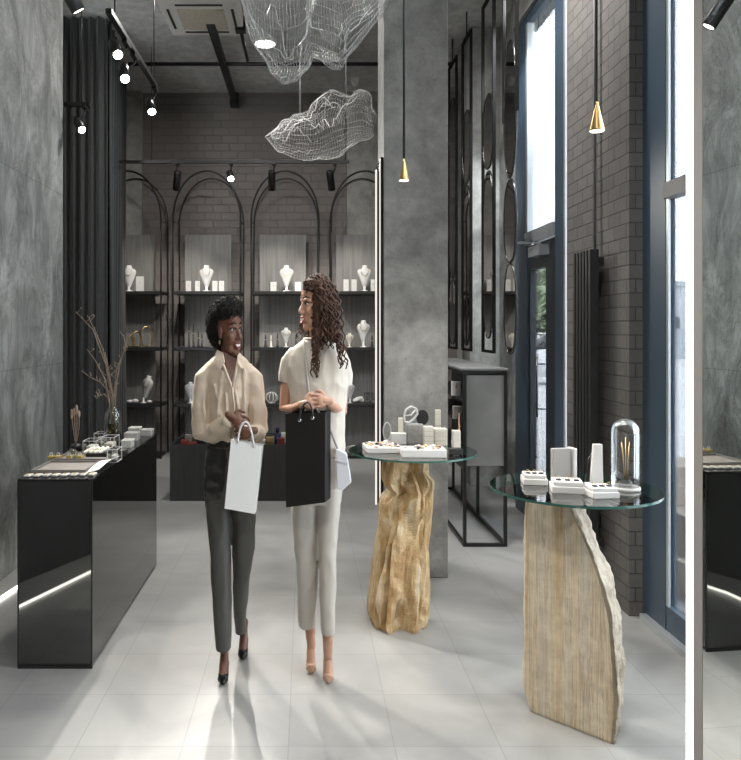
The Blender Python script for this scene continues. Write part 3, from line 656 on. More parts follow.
# hanging oval mirrors over the cabinet
def oval_mirror(label, y0, y1, zt, ovals, zbot, rod_to, full):
    X = 1.55; yc = (y0 + y1) / 2; t = thing('hanging_mirror', label, 'mirror', (X, yc, zbot), 'oval mirrors hanging in black frames')
    f = MB(); w = 0.024
    for y in (y0, y1): f.bb(X - w / 2, X + w / 2, y - w / 2, y + w / 2, rod_to, zt)
    f.bb(X - w / 2, X + w / 2, y0 + w / 2, y1 - w / 2, zt - w, zt)
    if full: f.bb(X - w / 2, X + w / 2, y0 + w / 2, y1 - w / 2, rod_to, rod_to + w)
    f.tube([(X, yc, zt - 0.005), (X, yc, ZC)], 0.006, 6)
    f.build('frame', 'matte_black', t)
    for za, zb in ovals:
        zc, h, hw = (za + zb) / 2, abs(za - zb) / 2, (y1 - y0) / 2 - 0.012; ring_ = []; rim = []
        for k in range(40):
            a = 2 * math.pi * k / 40; e = 2 / 2.6
            ring_.append(Vector((X, yc + hw * math.copysign(abs(math.cos(a)) ** e, math.cos(a)), zc + h * math.copysign(abs(math.sin(a)) ** (e if h > 0.6 else 1), math.sin(a)))))
        m = MB().prism([p + Vector((-0.004, 0, 0)) for p in ring_], (0.012, 0, 0)).build('mirror_glass', 'smoke_mirror', t)
        MB().tube(ring_, 0.009, 8, closed=True).build('rim', 'dark_chrome', m)
def zz(py, Y): return PZ(py, Y)
oval_mirror('hanging chain of three oval mirrors beside the entrance door', 5.44, 5.79, 4.41, [(zz(40, 5.6), zz(177, 5.6)), (zz(179.5, 5.6), zz(262, 5.6)), (zz(264, 5.6), zz(354, 5.6))], zz(354, 5.6), 3.2, False)
oval_mirror('hanging black-framed oval mirrors in front of the pale concrete pillar', 6.10, 6.48, 4.41, [(zz(95, 6.29), zz(168.5, 6.29)), (zz(171.5, 6.29), zz(338, 6.29))], 1.39, 1.39, True)
oval_mirror('hanging black-framed mirrors just left of the pale concrete pillar', 6.95, 7.32, 4.41, [(zz(110, 7.1), zz(183, 7.1)), (zz(185, 7.1), zz(345, 7.1))], 1.38, 1.38, True)
oval_mirror('hanging black-framed mirrors closest to the big concrete column', 7.62, 8.02, 4.41, [(zz(98, 7.8), zz(278, 7.8)), (zz(280, 7.8), zz(344, 7.8))], 1.38, 1.38, True)

# radiator
rd = thing('radiator', 'tall black vertical radiator on the dark brick wall', 'radiator', (1.745, 4.54, 0.23))
for k in range(6): MB().bb(1.69, 1.745, 4.405 + k * 0.05, 4.435 + k * 0.05, 0.23, 2.07).build('radiator_tube', 'satin_black', rd, bevel=0.004)
for z in (0.30, 1.97): MB().bb(1.745, 1.775, 4.405, 4.685, z, z + 0.05).build('manifold', 'satin_black', rd)
for z in (0.4, 1.8): MB().bb(1.745, 1.7945, 4.5, 4.6, z, z + 0.06).build('wall_bracket', 'black_metal', rd)
rp = MB().tube([(1.765, 4.52, 2.02), (1.765, 4.52, ZC)], 0.009, 8)
rp.build('riser_pipe', 'grey_box', rd)

# ------------------------------------------------------------------ stone based glass tables
def glass_top(c, r, z, t, h=0.010):
    n = 72; vs = []; c = Vector(c); g = MB()
    top = [Vector((c.x + r * math.cos(2 * math.pi * k / n), c.y + r * math.sin(2 * math.pi * k / n), z)) for k in range(n)]
    bot = [p - Vector((0, 0, h)) for p in top]
    g.add(top + bot, [tuple(range(n)), tuple(range(2 * n - 1, n - 1, -1))], 0)
    o = g.build('glass_top', ['table_glass'], t, fix=False)
    e = MB(); e.add(top + bot, [(k, n + k, n + (k + 1) % n, (k + 1) % n) for k in range(n)], 0, True); e.build('glass_edge', 'glass_edge', o)
NT = 0.951; NC = (1.093, 3.02)
def onyx_base(t):
    left = [(511, 525.5), (530, 525), (561, 523.7), (600, 524), (660, 523.2), (689, 522), (700, 526), (712, 531)]
    bound = [(511, 571), (529, 573), (550, 584), (575, 596), (600, 606), (632, 613), (667, 616), (700, 617.5), (717, 617.5), (742, 615)]
    right = [(511, 583), (530, 587), (550, 592), (575, 604), (593, 612.5), (615, 618), (632, 621), (667, 623.5), (700, 624), (717, 623), (738, 621)]
    def ip(t_, v): return interp([(a, b) for a, b in t_], v)
    nz = 84; rings = []; kinds = []
    for i in range(nz):
        u = i / (nz - 1)
        z = (NT - 0.0105) * (1 - u)
        pl, pb, pr = ip(left, 511 + u * 201), ip(bound, 511 + u * 231), ip(right, 511 + u * 227)
        def fp(px): k = (px - VX) / F; y = 4.012 / (1 + 0.992 * k); return Vector((k * y, y, z))
        A, B = fp(pl), fp(pb); yc = B.y + 0.10 + 0.06 * u; C = Vector(((pr - VX) / F * yc, yc, z)); D = A + Vector((0.14, 0.14, 0)); E = C + Vector((-0.05, 0.10, 0))
        poly = [A, B, C, E, D]; cnt = [24, 10, 12, 9, 7]; pts = []
        for (p, q, m) in zip(poly, poly[1:] + poly[:1], cnt):
            for k in range(m): pts.append(p.lerp(q, k / m))
        cen = sum(pts, Vector()) / len(pts); out = []
        for k, p in enumerate(pts):
            rough = 0.003 if k < 24 else 0.013
            nv = noise.noise(Vector((p.x * 14, p.y * 14, p.z * 9 + 3))) + 0.7 * noise.noise(Vector((p.x * 40, p.y * 40, z * 26))) + 0.4 * noise.noise(Vector((p.x * 90, p.y * 90, z * 60)))
            strip = 0.0015 * noise.noise(Vector((k * 0.9, 0.3, z * 0.8))) if k < 24 else 0
            d = (p - cen); d.z = 0; d.normalize(); out.append(p + d * (rough * nv + strip))
        rings.append(out)
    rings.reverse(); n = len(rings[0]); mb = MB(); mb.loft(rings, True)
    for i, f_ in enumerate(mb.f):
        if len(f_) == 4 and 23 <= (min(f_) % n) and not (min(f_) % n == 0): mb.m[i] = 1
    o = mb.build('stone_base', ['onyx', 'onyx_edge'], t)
    return o
nt_ = thing('display_table', 'round glass table on a pale striped stone slab', 'table', (NC[0], NC[1], 0))
onyx_base(nt_); glass_top(NC, 0.333, NT, nt_)
FT = 0.932; FC = (0.583, 4.05)
ft_ = thing('display_table', 'round glass table on a rugged golden rock', 'table', (FC[0], FC[1], 0))
def rock_base(t):
    left = [(462, 384), (475, 382), (488, 381), (496, 386), (503, 380), (512, 377.6), (545, 374), (573, 371), (598, 368), (611, 367), (620, 370)]
    right = [(462, 431), (480, 432), (495, 433.5), (550, 432), (590, 431), (617, 430), (632, 427)]
    nz = 64; rings = []; n = 56
    for i in range(nz):
        u = i / (nz - 1); z = (FT - 0.0105) * (1 - u); py = 462 + u * 162
        pl, pr = interp(left, 462 + u * 156), interp(right, 462 + u * 168)
        yc = 4.05 - 0.02 * u; xl, xr = PX(pl, yc), PX(pr, yc - 0.03); hw = (xr - xl) / 2; cx = (xl + xr) / 2; hd = 0.13 + 0.04 * u
        out = []
        for k in range(n):
            a = 2 * math.pi * k / n; ca, sa = math.cos(a), math.sin(a)
            p = Vector((cx + hw * math.copysign(abs(ca) ** 0.7, ca), yc + hd * math.copysign(abs(sa) ** 0.7, sa), z))
            nv = noise.noise(Vector((p.x * 13, p.y * 13, z * 3.2))) * 0.6 + 0.7 * noise.noise(Vector((p.x * 26 + 5, p.y * 26, z * 5))) + 0.3 * noise.noise(Vector((p.x * 60, p.y * 60, z * 9)))
            gouge = -0.05 * max(0, 0.28 - abs(noise.noise(Vector((a * 2.2, z * 1.6, 4.7))))) / 0.28
            k2 = 1 - 0.75 * abs(ca) ** 3
            d = Vector((ca, sa, 0)); hol = -0.042 * max(0, min(1, (0.16 - u) / 0.05)) * max(0, min(1, u / 0.03)) * max(0, min(1, (ca + 0.35) * 3)) * (1 if sa < 0 else 0)
            hol += -0.022 * math.exp(-((u - 0.24) / 0.035) ** 2) * (1 if ca < -0.2 else 0.2)
            q = p + d * ((nv * 0.042 + gouge * 1.3) * k2 + hol)
            q.z = max(0.0, z + (0.012 * noise.noise(Vector((ca * 3, sa * 3, z * 9))) if 0 < i < nz - 1 else 0)); 
            if i == nz - 1: q = Vector((cx + (q.x - cx) * 0.96, yc + (q.y - yc) * 0.96, 0))
            out.append(q)
        rings.append(out)
    rings.reverse(); MB().loft(rings, True, sm=False).build('stone_base', 'goldrock', t)
rock_base(ft_); glass_top(FC, 0.345, FT, ft_)
# ================================================================== SMALL THINGS
def rotz(a): return Matrix.Rotation(a, 3, 'Z')
def bust(label, x, y, z, h, mt='white_plaster', tilt=0.0, yaw=0.0, group=None, s=0.62, chain='gold'):
    """necklace display bust: neck, shoulders, bib tapering onto a small foot"""
    t = thing('necklace_bust', label, 'necklace stand', (x, y, z), group)
    rt = Matrix.Rotation(yaw, 3, 'Z') @ Matrix.Rotation(tilt, 3, 'Y')
    prof = [(0.16, 0.075, 0.05), (0.22, 0.10, 0.07), (0.36, 0.17, 0.085), (0.52, 0.25, 0.10), (0.66, 0.325, 0.115), (0.76, 0.345, 0.12), (0.83, 0.30, 0.12), (0.88, 0.19, 0.115), (0.92, 0.13, 0.105), (0.97, 0.125, 0.10), (1.0, 0.12, 0.09)]
    rings = []
    for u, w, d in prof:
        r_ = ring((0, 0.06 * (1 - u), u), w * s, d, 20); rings.append([Vector((x, y, z)) + rt @ (p * h) for p in r_])
    MB().loft(rings).build('bust', mt, t)
    MB().lathe([(0.16 * s * h, 0), (0.16 * s * h, 0.025 * h), (0.05 * s * h, 0.05 * h), (0.045 * s * h, 0.2 * h)], (x, y, z), 16, sx=1.2).build('stand_foot', mt, t)
    if chain:
        pts = []
        for k in range(17):
            a = math.pi * k / 16; u = 0.90 - 0.30 * math.sin(a); xx = 0.13 * math.cos(a) * (1 + 0.5 * math.sin(a))
            w = interp([(q[0], q[1]) for q in prof], u) * s; d = interp([(q[0], q[2]) for q in prof], u)
            pts.append(Vector((x, y, z)) + rt @ (Vector((xx * s * 1.2, 0.06 * (1 - u) - d * math.sqrt(max(0.05, 1 - min(0.95, (xx * s * 1.2 / max(w, .01)) ** 2))) - 0.012, u)) * h))
        MB().tube(pts, 0.006 * h + 0.0006, 6).build('necklace', chain, t)
    return t
def card(label, x, y, z, w, h, m='white_plaster', group=None, d=0.03):
    t = thing('earring_card', label, 'display card', (x, y, z), group)
    MB().bb(x - w / 2, x + w / 2, y - d / 2, y + d / 2, z, z + h).build('card_block', m, t, bevel=0.002)
    e = MB(); e.ell((x, y - d / 2 - 0.003, z + h * 0.62), (0.006, 0.003, 0.010)); e.build('earring', 'gold', t)
    return t
SY = 9.16
def sx(px): return PX(px, SY)
T0, T1, T2 = SHELF
HB = 26 / F * SY
g = 'white necklace busts on the top shelves'; gc = 'white earring cards on the top shelves'
bust('white necklace bust on the top shelf next to the dark curtain', sx(129), SY, T0, HB, group=g, s=0.8)
bust('white necklace bust on the top shelf above the woman in the beige blouse', sx(206.5), SY, T0, HB, group=g, s=0.8)
bust('white necklace bust on the top shelf left of the curly haired woman', sx(286.5), SY, T0, HB, group=g, s=0.8)
bust('white necklace bust on the top shelf closest to the concrete column', sx(364.5), SY, T0, HB, group=g, s=0.8)
for px, w, h, l in ((140, 7.5, 15, 'white earring card on the top shelf next to the dark curtain'),
                    (188.5, 5, 10.5, 'white earring card at the left end of the second rack\'s top shelf'), (197.5, 4.5, 10.5, 'white earring card just left of the bust on the second rack\'s top shelf'),
                    (215, 5, 10.5, 'white earring card just right of the bust on the second rack\'s top shelf'), (221.5, 5, 10.5, 'white earring card at the right end of the second rack\'s top shelf'),
                    (273.5, 6, 9.5, 'white earring card left of the bust on the third rack\'s top shelf'), (298, 6, 9.5, 'white earring card right of the bust, beside the curly hair'),
                    (346, 5.2, 12, 'white earring card at the left end of the fourth rack\'s top shelf'), (354, 5.2, 12, 'white earring card between the first card and the bust on the fourth rack\'s top shelf'),
                    (373, 4.6, 12, 'white earring card between the bust and the column on the top shelf')):
    card(l, sx(px), SY, T0, w / F * SY, h / F * SY, group=gc)
# middle shelves
def bangle(label, x, y, z, r, tilt, m='gold', group=None):
    mb = MB(); c = Vector((x, y, z + r + 0.006)); ax = Matrix.Rotation(tilt, 3, 'Z')
    mb.tube([c + ax @ Vector((0.62 * r * math.cos(2 * math.pi * k / 28), 0.15 * r * math.cos(2 * math.pi * k / 28), r * math.sin(2 * math.pi * k / 28))) for k in range(28)], 0.009, 8, closed=True)
    t = thing('bangle', label, 'bracelet', (x, y, z), group); mb.build('bangle_ring', m, t)
    MB().bb(x - 0.03, x + 0.03, y - 0.02, y + 0.02, z, z + 0.012).build('holder', 'satin_black', t); return t
gb = 'bangles on the first rack'
for px, r, l in ((131, 0.07, 'small brass bangle nearest the curtain on the middle shelf'), (137, 0.095, 'brass bangle second from the curtain on the middle shelf'), (146.5, 0.125, 'largest brass bangle on the middle shelf near the curtain')):
    bangle(l, sx(px), SY, T1, r, 0.3, 'gold', gb)
def stick(label, x, y, z, h, m, r=0.014, group=None, ringm='gold'):
    t = thing('ring_cone', label, 'ring stand', (x, y, z), group)
    MB().lathe([(r * 1.5, 0), (r * 1.5, 0.012), (r, 0.014), (r * 0.5, h * 0.9), (r * 0.2, h)], (x, y, z), 14).build('cone', m, t)
    MB().lathe([(r * 0.75, h * 0.55), (r * 0.85, h * 0.57), (r * 0.75, h * 0.6)], (x, y, z), 14).build('ring', ringm, t)
gs = 'slim ring stands on the middle shelves'
for px, h, l in ((189, 28, 'tallest dark ring stand behind the afro on the middle shelf'), (193.5, 24, 'second tallest dark ring stand on the second rack'), (198.5, 16, 'short dark ring stand on the second rack'), (202, 14, 'shortest dark ring stand, closest to the afro'),
                 (265.5, 13, 'black ring stand at the left of the third rack\'s middle shelf'), (271, 12, 'thin pale ring stand beside the black one on the third rack'), (277.5, 14, 'black ring stand just left of the small white bust'), (296, 13, 'ring stand between the small white bust and the curly hair')):
    stick(l, sx(px), SY, T1, h / F * SY, 'offwhite' if px == 271 else 'satin_black', group=gs)
g2 = 'white necklace busts on the middle shelves'
bust('small white bust on the middle shelf left of the curly haired woman', sx(286), SY, T1, 19.5 / F * SY, group=g2, s=0.75)
bust('white necklace bust on the middle shelf closest to the column', sx(363.5), SY, T1, 27 / F * SY, group=g2, s=0.7)
bust('short cream bust on the middle shelf just right of the curly hair', sx(349.5), SY, T1, 14 / F * SY, 'offwhite', group=g2, s=0.85)
stick('black ring stand right of the bust on the fourth rack', sx(372), SY, T1, 12 / F * SY, 'satin_black', group=gs)
# lower shelves
bust('tilted white bust on the lower shelf next to the dark curtain', sx(143.5), SY, T2, 28 / F * SY, tilt=R(14), yaw=R(-20), s=0.6)
bust('pale blue-grey bust on the lower shelf left of the beige blouse', sx(190.5), SY, T2, 21 / F * SY, 'lilac', s=0.8)
bust('pale blue-grey bust on the lower shelf behind the curly haired woman\'s arm', sx(350), SY, T2, 21 / F * SY, 'lilac', s=0.7)
def pebble(label, x, y, z, r, m='white_plaster', group=None):
    mb = MB(); mb.ell((x, y, z + r[2]), r, 12); o = mb.build('ring_holder_stone', m, loc=(x, y, z)); return tag(o, label, 'ring holder', group)
for px, r, l in ((130.5, (0.04, 0.04, 0.022), 'white pebble ring holder nearest the curtain'), (136, (0.04, 0.035, 0.028), 'white pebble ring holder beside the tilted bust'), (150, (0.035, 0.04, 0.02), 'white pebble ring holder right of the tilted bust')):
    pebble(l, sx(px), SY - 0.03, T2, r, group='white pebbles on the lower shelf')
def wirebowl(label, x, y, z, r, h):
    t = thing('jewellery_holder', label, 'jewellery holder', (x, y, z))
    for k in range(5):
        a = math.pi * k / 5; MB().tube([Vector((x + r * math.cos(2 * math.pi * i / 24) * math.cos(a), y + r * 0.6 * math.cos(2 * math.pi * i / 24) * math.sin(a), z + h / 2 + 0.004 + h / 2 * math.sin(2 * math.pi * i / 24))) for i in range(24)], 0.004, 5, closed=True).build('wire_hoop', 'silver', t)
    MB().lathe([(r * 0.5, 0), (r * 0.5, 0.006)], (x, y, z), 16).build('base', 'silver', t)
wirebowl('round silver wire holder on the third rack\'s lower shelf', sx(271.5), SY, T2, 0.075, 0.13)
def shell(label, x, y, z, s):
    mb = MB()
    for k in range(4): mb.ell((x + s * (k - 1.5) * 0.35, y + 0.01 * (k % 2), z + s * (0.35 + 0.12 * (k % 3))), (s * 0.36, s * 0.3, s * (0.34 + 0.1 * (k % 3))), 10, rot=Matrix.Rotation(0.6 * k, 3, 'Y'))
    o = fused(mb, 0.006, 2, 0.004, (30, 30, 30)).build('shell_ornament', 'white_plaster', loc=(x, y, z)); tag(o, label, 'ornament')
shell('white shell ornament on the fourth rack\'s lower shelf', sx(358.5), SY, T2 + 0.0, 0.085)
def tumbler(label, x, y, z, r, h, group=None):
    t = thing('glass_holder', label, 'glass', (x, y, z), group)
    MB().lathe([(r, 0.0), (r, h), (r * 0.9, h), (r * 0.88, 0.01)], (x, y, z), 18).build('glass_wall', 'cloche_glass', t)
    MB().lathe([(r * 0.8, 0.011), (r * 0.8, 0.03)], (x, y, z), 14).build('filling', 'silver', t)
tumbler('small glass holder right of the shell on the lower shelf', sx(367), SY, T2, 0.035, 0.13, 'glass holders'); tumbler('small glass holder nearest the column on the lower shelf', sx(373.5), SY, T2, 0.03, 0.13, 'glass holders')
wirebowl('low oval silver tray of jewellery at the foot of the fourth rack', sx(358), 9.2, 0.035, 0.17, 0.1)

# ---- central counter: trinkets in the tray
rc = random.Random(5); TZ = CZ - 0.045; kinds = [('red', 'red'), ('gold', 'brass'), ('white_plaster', 'white'), ('taupe', 'taupe'), ('satin_black', 'black')]
def trinket(i, px, y, m, cn, where, h):
    x = PX(px, y); t = thing('jewellery_box', f'{cn} jewellery box {where}', 'jewellery box', (x, y, TZ), 'trinkets in the low black counter')
    w = 0.035; MB().bb(x - w, x + w, y - w, y + w, TZ, TZ + h * 0.6).build('box_body', m, t, bevel=0.003)
    MB().bb(x - w - 0.002, x + w + 0.002, y - w - 0.002, y + w + 0.002, TZ + h * 0.6, TZ + h).build('lid', m, t, bevel=0.003)
lft = [(180, 7.35), (185, 7.05), (189, 7.3), (193, 7.0), (197, 7.25), (201, 7.05)]
for i, ((px, y), (m, cn)) in enumerate(zip(lft, [kinds[k] for k in (4, 0, 3, 0, 1, 4)])): trinket(i, px, y, m, cn, f'in the tray, {ORD[i]} from the counter\'s left end', 0.045 + 0.015 * (i % 3))
rgt = [(262, 7.1), (266, 7.3), (270, 7.05), (274, 7.3), (281, 7.1), (285, 7.3)]
for i, ((px, y), (m, cn)) in enumerate(zip(rgt, [kinds[k] for k in (2, 4, 1, 2, 0, 2)])): trinket(i, px, y, m, cn, f'in the tray between the two women, {ORD[i]} from the beige blouse', 0.055 + 0.018 * (i % 3))
x = PX(277.5, 7.1); bt = thing('perfume_bottle', 'small dark blue bottle in the tray between the two women', 'bottle', (x, 7.1, TZ), None)
MB().lathe([(0.03, 0), (0.032, 0.01), (0.032, 0.09), (0.014, 0.11), (0.012, 0.125)], (x, 7.1, TZ), 16).build('bottle_body', 'navy', bt)
MB().lathe([(0.018, 0.125), (0.018, 0.165), (0.014, 0.17)], (x, 7.1, TZ), 14).build('stopper', 'navy', bt)

# ---- left counter
def cp(px, py): Y = YF(py, CT); return PX(px, Y), Y
for i in range(8):
    x = -1.325 + i * 0.0425; y = 3.535 + 0.004 * i
    mb = MB(); mb.box((x, y, CT + 0.006), (0.031, 0.052, 0.0115), rotz(R(-6)))
    t = thing('ring_pad', f'white ring pad on the tall counter\'s front edge, {ORD[i]} from the wall side', 'ring pad', (x, y, CT), 'white ring pads on the counter edge'); mb.build('pad', 'pad', t, bevel=0.005, seg=3)
    MB().tube([Vector((x + 0.008 * math.cos(2 * math.pi * k / 16), y + 0.008 * math.sin(2 * math.pi * k / 16), CT + 0.0128)) for k in range(16)], 0.0016, 5, closed=True).build('ring', 'gold', t)
def tray(name, label, x0, x1, y0, y1, h, m, z=CT, group=None, lining=None):
    t = thing(name, label, 'tray', ((x0 + x1) / 2, (y0 + y1) / 2, z), group); r_ = 0.006
    MB().bb(x0, x1, y0, y1, z, z + h * 0.5).build('tray_base', lining or m, t)
    MB().bb(x0, x1, y0, y0 + r_, z + h * 0.5, z + h).bb(x0, x1, y1 - r_, y1, z + h * 0.5, z + h).bb(x0, x0 + r_, y0 + r_, y1 - r_, z + h * 0.5, z + h).bb(x1 - r_, x1, y0 + r_, y1 - r_, z + h * 0.5, z + h).build('tray_rim', m, t)
    return t
tray('velvet_tray', 'flat taupe velvet tray behind the row of white ring pads', -1.335, -1.075, 3.60, 3.86, 0.02, 'taupe')
tray('velvet_tray', 'second taupe velvet tray, carrying the ochre ring boxes', -1.325, -1.06, 3.90, 4.12, 0.022, 'taupe')
for i, px in enumerate((51.5, 58.5, 69.5, 80)):
    y = 3.97; x = PX(px, y); t = thing('ring_box', f'ochre ring box on the taupe tray, {ORD[i]} from the wall', 'ring box', (x, y, CT + 0.0111), 'ochre ring boxes')
    MB().bb(x - 0.015, x + 0.015, y - 0.022, y + 0.022, CT + 0.0112, CT + 0.026).build('box_body', 'ochre', t, bevel=0.004)
    MB().tube([Vector((x + 0.008 * math.cos(2 * math.pi * k / 14), y - 0.005, CT + 0.033 + 0.008 * math.sin(2 * math.pi * k / 14))) for k in range(14)], 0.002, 5, closed=True).build('ring', 'silver', t)
# curled white card
y0, y1 = 3.62, 3.98; rows = []
for i in range(9):
    u = i / 8; yy = y0 + (y1 - y0) * u
    rows.append([Vector((-1.085 + 0.075 * v + 0.012 * u, yy, CT + 0.004 + 0.028 * (v - 0.2) ** 2 + 0.012 * math.sin(u * 3))) for v in (0, .25, .5, .75, 1)])
mb = MB(); mb.add([p for r_ in rows for p in r_], [(i * 5 + k, i * 5 + k + 1, (i + 1) * 5 + k + 1, (i + 1) * 5 + k) for i in range(8) for k in range(4)], 0, True)
o = mb.build('price_card', 'paper', loc=(-1.05, 3.8, CT), fix=False); o.modifiers.new('s', 'SOLIDIFY').thickness = 0.002; tag(o, 'curled white paper card at the front inner corner of the tall counter', 'card')
def cloche(name, label, x, y, z, r, h, filling=True, neck=False, group=None, basem='satin_black'):
    t = thing(name, label, 'glass dome', (x, y, z), group)
    MB().lathe([(r * 1.06, 0), (r * 1.06, 0.012), (r * 0.98, 0.014)], (x, y, z), 28).build('dome_base', basem, t)
    prof = [(r, 0.0145)] + [(r, h * q) for q in (0.25, 0.5)] + [(r * math.cos(a), h - r * 1.0 + r * math.sin(a)) for a in [R(q) for q in range(0, 90, 10)]] + [(r * 0.03, h)]
    th = 0.003; inner = [(max(0.002, q - th), zz_ - (th if q < r * 0.99 else 0)) for q, zz_ in reversed(prof)]
    MB().lathe(prof + inner, (x, y, z), 36).build('dome', 'cloche_glass', t)
    return t
def cx_(px, py): return cp(px, py)
x, y = cp(72.5, 460); cloche('glass_dome', 'little glass dome with black base next to the slate wall on the counter', x, y, CT, 0.028, 0.062)
MB_ = None
x, y = cp(76, 449); t = thing('dried_stem_stand', 'dried flower stems upright in a small black stand on the counter', 'dried flowers', (x, y, CT))
MB().lathe([(0.035, 0), (0.035, 0.02), (0.02, 0.03)], (x, y, CT), 16).build('stand', 'satin_black', t)
for k in range(4):
    a = (k - 1.5) * 0.012; top = Vector((x + a * 1.2 - 0.004, y, CT + 0.205 + 0.012 * (k % 3)))
    s_ = MB().tube([(x + a * 0.2, y, CT + 0.03), (x + a, y, CT + 0.13), top], 0.0022, 5).build('stem', 'dried', t)
    MB().ell(top, (0.0085, 0.0085, 0.024 if k % 2 else 0.032), 8).build('bud', 'dried', s_)
def glassbox(label, px0, px1, py1, h, dy=0.12, inner='offwhite'):
    Y = YF(py1, CT); x0, x1 = PX(px0, Y), PX(px1, Y); z = CT; t = thing('glass_box', label, 'jewellery box', ((x0 + x1) / 2, Y + dy / 2, z), 'glass jewellery boxes on the tall counter'); w = 0.0028
    f = MB()
    for xx in (x0, x1):
        for yy in (Y, Y + dy): f.bb(xx - w / 2, xx + w / 2, yy - w / 2, yy + w / 2, z + w / 2, z + h)
        for q in (z + w / 2, z + h): f.bb(xx - w / 2, xx + w / 2, Y + w / 2, Y + dy - w / 2, q - w / 2, q + w / 2)
    for yy in (Y, Y + dy):
        for q in (z + w / 2, z + h): f.bb(x0, x1, yy - w / 2, yy + w / 2, q - w / 2, q + w / 2)
    f.build('frame', 'silver', t)
    MB().bb(x0 + w, x1 - w, Y + w, Y + dy - w, z + w, z + h - w).build('glass_pane', 'cloche_glass', t)
    MB().bb(x0 + 0.012, x1 - 0.012, Y + 0.014, Y + dy - 0.014, z + 0.006, z + h * 0.5).build('cushion', inner, t, bevel=0.006)
glassbox('glass jewellery box with cream cushion just left of the twig vase', 83, 96, 452, 0.062)
glassbox('glass jewellery box with pale cushion in front of the twig vase', 101, 114, 450, 0.072)
glassbox('small glass jewellery box behind the others, left of the vase', 94, 104, 442, 0.052, 0.1, 'warm_grey')
glassbox('upright glass box at the inner edge of the counter', 107.5, 117, 462.5, 0.068, 0.1, 'warm_grey')
Y = YF(459, CT); t = tray('ring_tray', 'black ring tray holding a row of white ring rolls', PX(86, Y), PX(106, Y), Y, Y + 0.26, 0.03, 'satin_black')
for i in range(4):
    xx = PX(89, Y + 0.13) + i * 0.0265; yy = Y + 0.13
    t = thing('ring_roll', f'white ring roll in the black tray, {ORD[i]} from the wall side', 'ring roll', (xx, yy, CT + 0.0152), 'white ring rolls in the black tray')
    MB().tube([(xx, yy - 0.08, CT + 0.0265), (xx + 0.004, yy + 0.08, CT + 0.0265)], 0.011, 8, rnd=True).build('roll', 'offwhite', t)
    MB().tube([Vector((xx + 0.012 * math.cos(2 * math.pi * k / 14), yy - 0.03, CT + 0.0272 + 0.0118 * math.sin(2 * math.pi * k / 14))) for k in range(14)], 0.002, 5, closed=True).build('ring', 'gold', t)
for i, (a, b, py, h, l, m) in enumerate(((121, 131, 448, 0.045, 'small pale jewellery box at the inner edge, past the vase', 'pad'), (124, 137, 441, 0.05, 'wide grey jewellery box behind the small pale one on the counter', 'warm_grey'),
                                     (128, 139, 435.5, 0.05, 'pale jewellery box near the far end of the tall counter', 'pad'), (140, 151, 436, 0.04, 'low jewellery box at the very end of the tall counter', 'warm_grey'), (118.5, 124, 456, 0.03, 'tiny black jewellery box at the inner counter edge below the vase', 'satin_black'))):
    Y = YF(py, CT); x0, x1 = PX(a, Y), PX(b, Y); t = thing('jewellery_box', l, 'jewellery box', ((x0 + x1) / 2, Y + 0.05, CT), 'jewellery boxes at the far end of the tall counter')
    MB().bb(x0, x1, Y, Y + 0.09, CT, CT + h * 0.65).build('box_body', m, t, bevel=0.003); MB().bb(x0 - 0.002, x1 + 0.002, Y - 0.002, Y + 0.092, CT + h * 0.65, CT + h).build('lid', m, t, bevel=0.003)
# glass jar with bare twigs
Y = 4.66; x = PX(113, Y); t = thing('twig_vase', 'clear glass jar of bare brown twigs on the tall counter', 'vase', (x, Y, CT))
rr, hh = 0.053, 0.215
prof = [(rr * 0.9, 0.001), (rr, 0.012), (rr, hh * 0.68), (rr * 0.9, hh * 0.82), (rr * 0.55, hh * 0.93), (rr * 0.5, hh)]
MB().lathe(prof + [(q - 0.003, z_) for q, z_ in reversed(prof[1:])] + [(0.003, 0.009)], (x, Y, CT), 32).build('jar', 'vase_glass', t)
MB().lathe([(rr * 0.93, 0.014), (rr * 0.93, hh * 0.5)], (x, Y, CT), 28).build('water', 'amber_water', t)
twigs = [[(112, 428), (111, 398), (105, 365), (92, 330), (80, 318), (73, 311)], [(112, 420), (110, 385), (103, 350), (95, 330), (88, 315)], [(113, 425), (113, 395), (110, 372), (106, 352)],
         [(114, 425), (114, 392), (116, 370), (122, 352), (126, 341)], [(111, 420), (109, 392), (100, 382), (90, 377), (86, 373)], [(111, 415), (106, 380), (96, 360), (88, 349)], [(114, 420), (116, 385), (119, 365), (124, 345), (122, 335)], [(110, 400), (104, 394), (98, 396), (97, 399)]]
rt = random.Random(3)
for i, tw in enumerate(twigs):
    pts = [P(a, b, Y) + Vector((0, 0.05 * math.sin(i * 2.1 + k * 0.4) * (k / 3) * 0.6, 0)) for k, (a, b) in enumerate(tw)]; n = len(pts)
    bd = MB().tube(pts, [0.0052 - 0.0033 * k / (n - 1) for k in range(n)], 6)
    for k in range(2, n):
        for _ in range(2):
            q = pts[k - 1].lerp(pts[k], rt.random()); e = q + Vector((rt.uniform(-0.03, 0.03), rt.uniform(-0.02, 0.02), rt.uniform(0.01, 0.035))); bd.tube([q, e], [0.0026, 0.0015], 5); bd.ell(e, (0.004, 0.004, 0.007), 6)
    bd.build('twig', 'twig', t)

